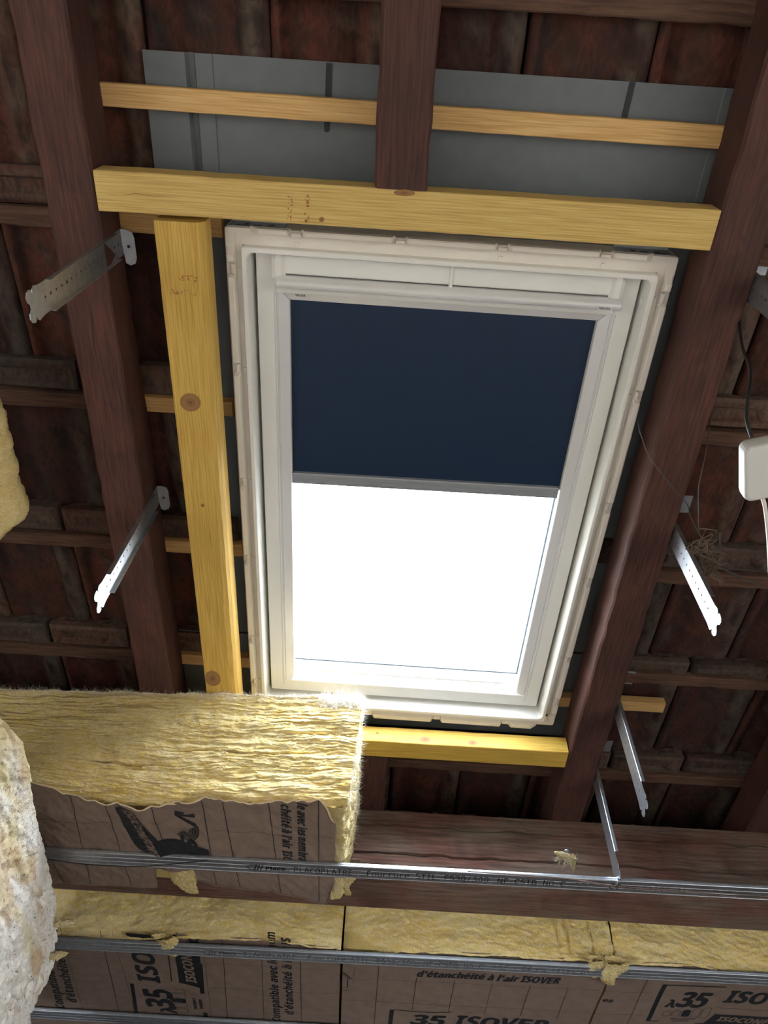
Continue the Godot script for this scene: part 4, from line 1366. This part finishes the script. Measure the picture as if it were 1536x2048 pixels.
func lower_batts():
	var seamL := -0.066
	var seamR := 0.858
	var tl := [[-1.7, -2.69], [-1.016, -2.677], [-0.70, -2.650], [-0.65, -2.640], [-0.343, -2.608], [-0.2, -2.628], [-0.066, -2.64]]
	var tm := [[-0.066, -2.715], [-0.03, -2.716], [0.03, -2.70], [0.08, -2.66], [0.131, -2.634], [0.30, -2.622], [0.466, -2.616], [0.60, -2.622], [0.736, -2.612], [0.858, -2.64]]
	var tr := [[0.858, -2.63], [0.97, -2.606], [1.15, -2.605], [1.24, -2.64], [1.279, -2.632], [1.364, -2.62], [1.9, -2.62]]
	var a := batt_low("kraft faced batt at the lower left with its print running upwards", -1.7, seamL - 0.003, func(u): return along(tl, u), -2.612, 3)
	var b := batt_low("kraft faced batt at the bottom centre with upright print and a small house", seamL + 0.003, seamR - 0.002, func(u): return along(tm, u), -2.612, 6)
	var d := batt_low("kraft faced batt at the lower right with a large 35 on it", seamR + 0.002, 1.9, func(u): return along(tr, u), -2.612, 9)
	var mk := func(e): return func(u: float, v: float) -> Vector3: return Vector3(u, v, lz(u, v) + 0.0010) - e[2]
	# ---- left batt: text runs up the slope
	var P: Callable = mk.call(a)
	for L in [[-1.020, -1.052, 1.2], [-0.885, -0.912, 2.2], [-0.845, -0.848, 1.0], [-0.540, -0.556, 1.0], [-0.472, -0.497, 2.4], [-0.340, -0.356, 1.8], [-0.207, -0.212, 1.6]]: rule(a[1], P, Vector2(L[0], -2.62), Vector2(L[1], -3.30), 0.001 * L[2])
	for v in [-2.645, -2.80, -2.975, -3.145]: rule(a[1], P, Vector2(-1.03, v - 0.02), Vector2(-0.86, v - 0.005), 0.001); rule(a[1], P, Vector2(-0.545, v), Vector2(-0.325, v + 0.004), 0.001); rule(a[1], P, Vector2(-0.236, v + 0.006), Vector2(-0.075, v + 0.01), 0.001)
	var upw := func(u0: float, v0: float, lean := 0.0) -> Callable: return func(x, y): return P.call(u0 - y + lean * x, v0 + x)
	ink(a[1], M.ink, "Compatible avec les mem", 0.655, 0.031, upw.call(-0.291, -3.216, 0.0), false, true, 0.18)
	ink(a[1], M.ink, "d'étanchéité à l'air IS", 0.56, 0.031, upw.call(-0.240, -3.153, 0.0), false, true, 0.18)
	ink(a[1], M.ink, "Compatible avec les mem", 0.655, 0.034, upw.call(-1.115, -3.216, 0.05), false, true, 0.18)
	ink(a[1], M.ink, "d'étanchéité à l'air IS", 0.56, 0.034, upw.call(-1.060, -3.163, 0.05), false, true, 0.18)
	# logo block
	ink(a[1], M.ink, "λ", 0.050, 0.060, upw.call(-0.683, -3.198, 0.0), false, true, 0.1)
	ink(a[1], M.ink, "35", 0.140, 0.104, upw.call(-0.689, -3.165, 0.0), false, true, 0.12)
	ink(a[1], M.ink, "ISO", 0.21, 0.078, upw.call(-0.721, -2.962, 0.0), false, true, 0.1)
	rule(a[1], P, Vector2(-0.828, -2.985), Vector2(-0.842, -3.218), 0.014)
	rule(a[1], P, Vector2(-0.845, -3.218), Vector2(-0.567, -3.238), 0.006)
	rule(a[1], P, Vector2(-0.576, -3.175), Vector2(-0.573, -3.238), 0.016)
	rule(a[1], P, Vector2(-0.664, -2.700), Vector2(-0.678, -2.945), 0.004)
	rule(a[1], P, Vector2(-0.562, -2.80), Vector2(-0.573, -3.025), 0.016)
	banner(a[1], P, [Vector2(-0.640, -2.62), Vector2(-0.553, -2.62), Vector2(-0.565, -2.990), Vector2(-0.652, -2.955)])
	banner(a[1], P, [Vector2(-0.80, -2.63), Vector2(-0.715, -2.63), Vector2(-0.715, -2.675), Vector2(-0.742, -2.68), Vector2(-0.80, -2.645)])
	for k in 5: house(a[1], P, Vector2(-0.640 - (0.0 if k < 1 else 0.0), -3.185 + k * 0.0375), 0.030, 0.030 + 0.010 * k, true, k == 2)
	ink(a[1], M.ink, "PERFORMANCE", 0.085, 0.012, upw.call(-0.603, -3.152, 0.0), false, true)
	ink(a[1], M.ink, "THERMIQUE", 0.075, 0.012, upw.call(-0.580, -3.148, 0.0), false, true)
	var Pk := func(u: float, v: float) -> Vector3: return P.call(u, v) + Vector3(0, 0, 0.0008)
	ink(a[1], M.kraft, "ISOCONFORT", 0.34, 0.036, func(x, y): return Pk.call(-0.588 - y, -2.948 + x), false, true, 0.2)
	# ---- centre batt: upright text
	P = mk.call(b)
	for u in [0.0635, 0.199, 0.333, 0.465, 0.598, 0.731]: rule(b[1], P, Vector2(u, -2.66 if u < 0.1 else -2.806), Vector2(u + 0.001, -3.22 if u < 0.1 else -3.05), 0.0018)
	for v in [-2.838, -3.006]: rule(b[1], P, Vector2(-0.02 if v > -2.9 else -0.064, v - 0.004), Vector2(0.845, v + 0.024), 0.0011)
	rule(b[1], P, Vector2(-0.02, -2.76), Vector2(-0.024, -2.88), 0.0011)
	ink(b[1], M.ink, "d'étanchéité à l'air ISOVER", 0.495, 0.042, func(x, y): return P.call(0.198 + x, -2.800 + y + x * 0.03), false, true, 0.15)
	rule(b[1], P, Vector2(0.120, -3.066), Vector2(0.345, -3.050), 0.006)
	rule(b[1], P, Vector2(0.126, -3.066), Vector2(0.124, -3.24), 0.016)
	ink(b[1], M.ink, "35", 0.120, 0.082, func(x, y): return P.call(0.200 + x, -3.165 + y + x * 0.03), false, true, 0.15)
	ink(b[1], M.ink, "ISOVER", 0.345, 0.080, func(x, y): return P.call(0.362 + x, -3.155 + y + x * 0.03), false, true, 0.15)
	# house outline at the seam
	rule(b[1], P, Vector2(-0.062, -2.80), Vector2(-0.030, -2.845), 0.006)
	rule(b[1], P, Vector2(-0.062, -2.815), Vector2(-0.040, -2.845), 0.0025)
	rule(b[1], P, Vector2(-0.042, -2.845), Vector2(-0.042, -2.91), 0.004)
	rule(b[1], P, Vector2(-0.062, -2.91), Vector2(-0.040, -2.91), 0.003)
	rule(b[1], P, Vector2(-0.062, -2.935), Vector2(-0.036, -2.93), 0.003)
	# ---- right batt
	P = mk.call(d)
	rule(d[1], P, Vector2(0.986, -2.64), Vector2(0.998, -3.25), 0.0022)
	rule(d[1], P, Vector2(0.862, -2.82), Vector2(1.03, -2.81), 0.0011)
	rule(d[1], P, Vector2(0.862, -2.99), Vector2(1.03, -2.975), 0.0011)
	rule(d[1], P, Vector2(1.27, -2.89), Vector2(1.6, -2.88), 0.0022)
	ink(d[1], M.ink, "es", 0.036, 0.028, func(x, y): return P.call(0.868 + x, -2.90 + y), false, true, 0.2)
	rule(d[1], P, Vector2(1.055, -2.752), Vector2(1.060, -3.018), 0.016)
	rule(d[1], P, Vector2(1.050, -2.748), Vector2(1.262, -2.733), 0.008)
	rule(d[1], P, Vector2(1.054, -3.018), Vector2(1.10, -3.015), 0.006)
	ink(d[1], M.ink, "λ", 0.032, 0.052, func(x, y): return P.call(1.092 + x, -2.905 + y), false, true, 0.15)
	ink(d[1], M.ink, "35", 0.095, 0.108, func(x, y): return P.call(1.128 + x, -2.897 + y + x * 0.03), false, true, 0.12)
	ink(d[1], M.ink, "ISOVER", 0.30, 0.082, func(x, y): return P.call(1.283 + x, -2.845 + y + x * 0.03), false, true, 0.12)
	banner(d[1], P, [Vector2(1.283, -2.935), Vector2(1.7, -2.925), Vector2(1.7, -3.02), Vector2(1.262, -3.02)])
	for k in 5: house(d[1], P, Vector2(1.098 + k * 0.034, -2.968), 0.028, 0.026 + 0.010 * k, false, k == 2)
	rule(d[1], P, Vector2(1.135, -2.99), Vector2(1.225, -2.985), 0.006)
	rule(d[1], P, Vector2(1.145, -3.008), Vector2(1.205, -3.003), 0.006)
	rule(d[1], P, Vector2(1.235, -3.02), Vector2(1.27, -3.018), 0.006)
	var Pk2 := func(u: float, v: float) -> Vector3: return P.call(u, v) + Vector3(0, 0, 0.0008)
	ink(d[1], M.kraft, "ISOCONFORT", 0.26, 0.036, func(x, y): return Pk2.call(1.30 + x, -2.985 + y), false, true, 0.2)
	# dangling tufts over the second channel
	part_mesh("hanging_scrap", wool_flap(Vector3(-0.665, -2.60, 0.335) - a[2], 0.07, 0.125, 15, 0.5), M.wool_soft, a[0])
	part_mesh("hanging_scrap", wool_flap(Vector3(0.775, -2.565, 0.335) - b[2], 0.060, 0.125, 21, 0.5), M.wool_soft, b[0])
	part_mesh("hanging_scrap", wool_flap(Vector3(0.835, -2.56, 0.340) - b[2], 0.085, 0.165, 23, 0.3), M.wool_soft, b[0])

func ink(parent: Node3D, m: Material, text: String, length: float, cap_h: float, fn: Callable, mono := false, bold := true, slant := 0.0):
	var mb := MB.new()
	lettering(mb, text, length, cap_h, fn, mono, bold, slant)
	part("printed_lettering", mb, m, parent, "stuff")

func line(parent: Node3D, pts: Array, w: float):
	var mb := MB.new()
	mb.ribbon(pts, w, Vector3(0, 0, 1))
	part("printed_line", mb, M.ink, parent)

func banner(parent: Node3D, P: Callable, poly: Array):
	var mb := MB.new()
	patch(mb, P, poly)
	part("printed_banner", mb, M.ink, parent)

func rule(parent: Node3D, P: Callable, a: Vector2, b: Vector2, w: float):
	var n := maxi(2, int(a.distance_to(b) / 0.02))
	var pts := []
	for k in n + 1:
		var q := a.lerp(b, float(k) / n)
		pts.append(P.call(q.x, q.y))
	line(parent, pts, w)

func house(parent: Node3D, P: Callable, at: Vector2, w: float, h: float, turned: bool, solid: bool):
	var f := [Vector2(0, 0), Vector2(w, 0), Vector2(w, h), Vector2(w / 2, h + w * 0.4), Vector2(0, h)]
	var q := []
	for p in f: q.append(at + (Vector2(-p.y, p.x) if turned else p))
	var mb := MB.new()
	if solid: patch(mb, P, q)
	else:
		var pts := []
		for k in 6: pts.append(P.call(q[k % 5].x, q[k % 5].y))
		mb.ribbon(pts, 0.0016, Vector3(0, 0, 1))
	part("printed_house", mb, M.ink, parent)

func loose_wool():
	# bulging roll in the left foreground
	var at := Vector3(-1.05, -2.2, 0.45)
	var o := thing("insulation_roll", "pale fluffy glass wool roll bulging in at the lower left corner", "insulation", at)
	var edge := [[-3.15, -1.14], [-2.943, -1.11], [-2.809, -1.093], [-2.699, -1.031], [-2.595, -0.981], [-2.498, -0.958], [-2.366, -0.931], [-2.195, -0.915], [-2.015, -0.908], [-1.809, -0.905], [-1.676, -0.895], [-1.59, -0.896], [-1.536, -0.918], [-1.496, -0.948], [-1.426, -0.995], [-1.35, -1.06], [-1.2, -1.2]]
	var f := func(a: float, b: float) -> Vector3:
		var v := lerpf(-1.2, -2.95, b)
		var uR := along(edge, v)
		var q := lerpf(-0.12, 1.0, a)
		var p := Vector3(uR - 0.10 * q * q - 0.10 * maxf(q, 0.0), v, 0.40 + 0.72 * q - 0.12 * q * q + 0.14 * (b - 0.5))
		if q < 0: p = Vector3(uR + q * 2.2, v, 0.40 + q * 0.3 + 0.14 * (b - 0.5))
		var nn := Vector3(0.85, 0.1, 0.5) * clampf(1.0 + q * 6.0, 0.2, 1.0)
		var d := 0.012 * fnoise.get_noise_3d(p.x * 7.0, v * 5.0, p.z * 7.0) + 0.012 * fnoise.get_noise_3d(p.x * 22.0, v * 14.0, p.z * 22.0) + 0.0050 * fnoise.get_noise_3d(p.x * 70.0, v * 60.0, p.z * 70.0)
		d -= 0.016 * pow(clampf(1.0 - 5.0 * absf(fnoise.get_noise_3d(p.x * 9.0 + 3.0, v * 2.2, p.z * 6.0)), 0, 1), 2.0)
		return p + nn * d - at
	var cf := func(a: float, b: float, p: Vector3) -> Color:
		var base := Color(0.97, 0.95, 0.91)
		var yl := Color(0.80, 0.66, 0.24)
		var og := Color(0.72, 0.52, 0.28)
		var n1 := fnoise.get_noise_3d(p.x * 9.0, p.y * 2.5, p.z * 9.0)
		var t := clampf((0.50 - b) * 3.0 + n1 * 1.6 - maxf(a - 0.25, 0.0) * 3.0, 0, 1)
		var q := clampf(fnoise.get_noise_3d(p.x * 12.0 + 40.0, p.y * 3.0, p.z * 12.0) * 3.0 - 0.3, 0, 0.8)
		var cc := base.lerp(yl, t * 0.6).lerp(og, q * clampf(1.15 - absf(a - 0.22) * 5.0, 0, 1))
		var sp := fnoise.get_noise_3d(p.x * 120.0, p.y * 120.0 + 7.0, p.z * 120.0)
		if sp > 0.50: cc = cc.lerp(Color(0.06, 0.05, 0.04), 0.75)
		return cc
	part_mesh("wool", grid_mesh(190, 420, f, cf), M.wool_white, o)
	var mb := MB.new()
	var roots := []
	var dirs := []
	for k in 900:
		roots.append(f.call(lerpf(0.05, 1.0, rng.randf()), rng.randf())); dirs.append(Vector3(0.85, 0.1, 0.5))
	hairs(mb, roots, dirs, 2600, 0.003, 0.016, 0.00025, 0.9, [Color(0.9, 0.87, 0.8), Color(0.88, 0.82, 0.68)])
	part("loose_fibres", mb, M.hair, o, "stuff")
	mb = MB.new()
	for k in 330:      # bark and straw crumbs stuck to the wool
		var q: Vector3 = f.call(lerpf(0.1, 0.95, rng.randf()), rng.randf()) + Vector3(0.0022, 0, 0.0014)
		var e1 := Vector3(rng.randfn(), rng.randfn(), rng.randfn()).normalized() * rng.randf_range(0.0008, 0.0030)
		var e2 := e1.cross(Vector3(rng.randfn(), rng.randfn(), rng.randfn())).normalized() * rng.randf_range(0.0006, 0.0014)
		mb.quad(q - e1, q + e2, q + e1, q - e2)
	part("crumbs", mb, M.crumb, o, "stuff")
	# two tufts sticking out to the right
	part_mesh("tuft", tuft(Vector3(-0.945, -2.345, 0.43) - at, Vector3(0.070, 0.012, 0.0), 0.026, 3), M.wool_soft, o)
	part_mesh("tuft", tuft(Vector3(-0.975, -2.51, 0.45) - at, Vector3(0.060, 0.03, 0.0), 0.024, 4), M.wool_soft, o)
	# torn flap at the left edge
	at = Vector3(-1.0, -0.95, 0.12)
	o = thing("insulation_flap", "ragged yellow flap of glass wool hanging at the left edge of the photo", "insulation", at)
	var fe := [[-1.178, -1.004], [-1.124, -0.942], [-1.098, -0.911], [-1.063, -0.877], [-1.04, -0.862], [-1.004, -0.864], [-0.963, -0.869], [-0.902, -0.866], [-0.844, -0.862], [-0.71, -0.86], [-0.55, -0.87]]
	var g := func(a: float, b: float) -> Vector3:
		var v := lerpf(-0.55, -1.16, b)
		var uR := along(fe, v) + 0.010 * fnoise.get_noise_1d(v * 13.0) + 0.006 * fnoise.get_noise_1d(v * 97.0 + 5.0) * (1.0 + fnoise.get_noise_1d(v * 9.0))
		var k := clampf(a * 4.0, 0, 1)
		var p := Vector3(lerpf(uR * lerpf(1.09, 1.0, sin(PI * 0.5 * k)), uR - 0.28, clampf(a * 1.25 - 0.25, 0, 1)), v, lerpf(0.02, 0.15, k))
		var d := 0.006 * fnoise.get_noise_3d(p.x * 12.0, v * 10.0, 3.0) + 0.003 * fnoise.get_noise_3d(p.x * 45.0, v * 40.0, 8.0) + 0.0016 * fnoise.get_noise_3d(p.x * 110.0, v * 100.0, 8.0)
		p.z += d
		return p - at
	part_mesh("wool", grid_mesh(90, 150, g, func(_a, _b, p): return wool_col(p + Vector3(6, 2, 0), 0.0).lerp(Color(0.8, 0.66, 0.36), 0.3)), M.wool_soft, o)
	# tuft on the purlin round an old screw
	at = Vector3(0.621, -2.150, 0.205)
	o = thing("wool_tuft", "small wisp of yellow wool caught on a screw in the purlin", "insulation", at)
	part_mesh("wool", tuft(Vector3(-0.028, -0.010, 0.008), Vector3(0.062, -0.022, 0.004), 0.016, 6), M.wool_soft, o)
	part_mesh("wool", tuft(Vector3(0.024, -0.022, 0.008), Vector3(0.014, -0.075, 0.008), 0.014, 7), M.wool_soft, o)
	mb = MB.new()
	roots = []; dirs = []
	for k in 60:
		roots.append(Vector3(lerpf(-0.03, 0.035, rng.randf()), lerpf(-0.02, -0.07, rng.randf() * rng.randf()), 0.012)); dirs.append(Vector3(rng.randfn(), rng.randfn(), 0.4))
	hairs(mb, roots, dirs, 300, 0.006, 0.022, 0.0003, 0.6, [Color(0.85, 0.78, 0.52)])
	part("loose_fibres", mb, M.hair, o, "stuff")
	mb = MB.new()
	var r := []
	for e in [[0.0075, 0.0], [0.0075, 0.004], [0.0048, 0.005], [0.0040, 0.001]]:
		var ring := []
		for k in 14: ring.append(Vector3(e[0] * cos(TAU * k / 14), e[0] * sin(TAU * k / 14), e[1] + 0.004))
		r.append(ring)
	mb.rings(r)
	part("screw", mb, M.zinc_worn, o)

func tuft(from: Vector3, d: Vector3, w: float, seed_: int) -> ArrayMesh:
	var x := d.normalized()
	var y := x.cross(Vector3(0, 0, 1)).normalized()
	var z := x.cross(y)
	var f := func(a: float, b: float) -> Vector3:
		var an := TAU * a
		var r := w * sin(PI * clampf(b * 0.86 + 0.12, 0, 1)) * (0.75 + 0.7 * fnoise.get_noise_3d(cos(an) * 2.5 + seed_ * 3.0, sin(an) * 2.5, b * 6.0) + 0.3 * fnoise.get_noise_3d(cos(an) * 9.0, sin(an) * 9.0, b * 25.0 + seed_))
		if b >= 1.0 or b <= 0.0: r = 0.0005
		return from + d * (b * 1.25 - 0.15) + (y * cos(an) + z * sin(an) * 0.7) * r * 0.7
	return grid_mesh(36, 36, f, func(_a, _b, p): return wool_col(p + Vector3(seed_, 1, 0), 0.35))

# ---------------------------------------------------------------- wiring
func spline(pts: Array, n := 10) -> Array:
	var cv := Curve3D.new()
	for i in pts.size():
		var t: Vector3 = (pts[mini(i + 1, pts.size() - 1)] - pts[maxi(i - 1, 0)]) / 6.0
		cv.add_point(pts[i], -t, t)
	var out := []
	for i in (pts.size() - 1) * n + 1: out.append(cv.samplef(float(i) / n))
	return out

func wiring():
	# white plastic box hanging at the right edge
	var at := Vector3(0.66, -0.62, 0.45)
	var o := thing("junction_box", "white plastic box with rounded corners hanging at the right edge of the photo", "box", at)
	var bx := Basis(Vector3(0, 0, 1), 0.30)
	var mb := MB.new()
	var rs := []
	for e in [[0.92, -0.016], [0.985, -0.014], [1.0, -0.009], [1.0, 0.009], [0.985, 0.014], [0.93, 0.0165], [0.90, 0.0168]]:
		var ring := []
		for p in rloop(-0.052 * e[0], 0.052 * e[0], -0.056 * e[0], 0.056 * e[0], e[1], 0.014): ring.append(bx * p)
		rs.append(ring)
	mb.rings(rs)
	part("body", mb, M.plastic, o)
	mb = MB.new()
	mb.tube([bx * Vector3(-0.020, -0.050, 0.0), bx * Vector3(-0.016, -0.062, 0.004)], 0.0038, 10)
	part("cable_gland", mb, M.cable_yellow, o, "", "yellow cable end")
	o = thing("cable", "thick black cable running up from the white plastic box", "cable", at)
	mb = MB.new(at)
	mb.tube(spline([Vector3(0.612, -0.572, 0.44), Vector3(0.606, -0.545, 0.41), Vector3(0.628, -0.50, 0.33), Vector3(0.705, -0.53, 0.10), Vector3(0.755, -0.50, -0.09)]), 0.0032, 8)
	part("sheath", mb, M.cable_black, o)
	o = thing("cable", "white cable leaving the bottom of the white plastic box", "cable", at)
	mb = MB.new(at)
	mb.tube(spline([Vector3(0.6615, -0.683, 0.455), Vector3(0.672, -0.705, 0.46), Vector3(0.70, -0.775, 0.462), Vector3(0.75, -0.90, 0.45)]), 0.0035, 8)
	part("sheath", mb, M.cable_white, o)
	# thin wires running into a tangle of twine by the right rafter
	at = Vector3(0.76, -1.04, 0.1)
	var W := [
		["thin grey wire drooping across the right rafter to the tangle of twine", [Vector3(0.540, -0.722, 0.085), Vector3(0.552, -0.752, 0.09), Vector3(0.583, -0.805, 0.095), Vector3(0.625, -0.850, 0.10), Vector3(0.661, -0.886, 0.10), Vector3(0.700, -0.925, 0.10), Vector3(0.715, -0.955, 0.10), Vector3(0.753, -1.007, 0.10)], 0.0014],
		["thin grey wire hanging down from behind the right rafter to the tangle", [Vector3(0.745, -0.76, -0.02), Vector3(0.722, -0.80, 0.06), Vector3(0.712, -0.869, 0.10), Vector3(0.728, -0.93, 0.10), Vector3(0.746, -0.993, 0.10), Vector3(0.757, -1.01, 0.10)], 0.0014],
		["stiff grey wire end bent up in a hook below the tangle", [Vector3(0.765, -1.045, 0.10), Vector3(0.772, -1.09, 0.11), Vector3(0.784, -1.112, 0.12), Vector3(0.795, -1.105, 0.122), Vector3(0.805, -1.06, 0.118), Vector3(0.797, -0.994, 0.105)], 0.0023],
		["grey wire end sticking out right of the tangle", [Vector3(0.775, -1.05, 0.09), Vector3(0.80, -1.085, 0.095), Vector3(0.84, -1.105, 0.10), Vector3(0.885, -1.125, 0.10), Vector3(0.945, -1.150, 0.10)], 0.0026]]
	for w in W:
		o = thing("wire", w[0], "wire", at)
		mb = MB.new(at)
		mb.tube(spline(w[1]), w[2], 7)
		part("strand", mb, M.wire, o)
	o = thing("twine_tangle", "brown tangle of frayed twine hanging beside the right rafter", "twine", at)
	mb = MB.new(at)
	for k in 34:
		var ctr := Vector3(0.762, -1.028, 0.10).lerp(Vector3(0.80, -1.105, 0.10), pow(rng.randf(), 1.6))
		var sp := 0.017 if k < 24 else 0.012
		var pts := []
		var p := ctr + Vector3(rng.randfn(), rng.randfn(), rng.randfn()) * sp * 0.6
		for q in 6:
			pts.append(p)
			p = ctr + Vector3(rng.randfn(), rng.randfn(), rng.randfn()) * sp
		mb.tube(spline(pts, 6), 0.0009, 5)
	for k in 10:
		var pts := []
		for q in 7:
			var t := q / 6.0
			pts.append(Vector3(0.735, -1.05, 0.10).lerp(Vector3(0.843, -1.140, 0.10), t) + Vector3(rng.randfn(), rng.randfn(), rng.randfn()) * 0.006)
		mb.tube(spline(pts, 6), 0.0010, 5)
	part("strands", mb, M.straw, o, "stuff")
	o = thing("wire", "thin dark wire draped over the left end of the upper channel", "wire", Vector3(-0.75, -2.14, 0.34))
	mb = MB.new(Vector3(-0.75, -2.14, 0.34))
	mb.tube(spline([Vector3(-1.02, -2.128, 0.345), Vector3(-0.93, -2.150, 0.345), Vector3(-0.80, -2.158, 0.347), Vector3(-0.66, -2.150, 0.346), Vector3(-0.54, -2.126, 0.342), Vector3(-0.47, -2.112, 0.338)], 12), 0.0013, 6)
	part("strand", mb, M.cable_black, o)
	# thin brown wires lying along the upper channel
	at = Vector3(0.9, -2.12, 0.34)
	for k in 2:
		o = thing("wire", ["thin brown wire lying along the upper channel, upper of the pair", "thin brown wire lying along the upper channel, lower of the pair"][k], "wire", at, 0.0, "")
		mb = MB.new(at)
		mb.tube(spline([Vector3(0.30, -2.098 - k * 0.002, 0.330), Vector3(0.58, -2.094 - k * 0.003, 0.334), Vector3(0.70, -2.104 - k * 0.006, 0.340), Vector3(0.80, -2.108 - k * 0.010, 0.342), Vector3(1.0, -2.108 - k * 0.012, 0.342), Vector3(1.25, -2.112 - k * 0.010, 0.342), Vector3(1.6, -2.10, 0.342)], 14), 0.0011, 6)
		part("strand", mb, M.straw, o)
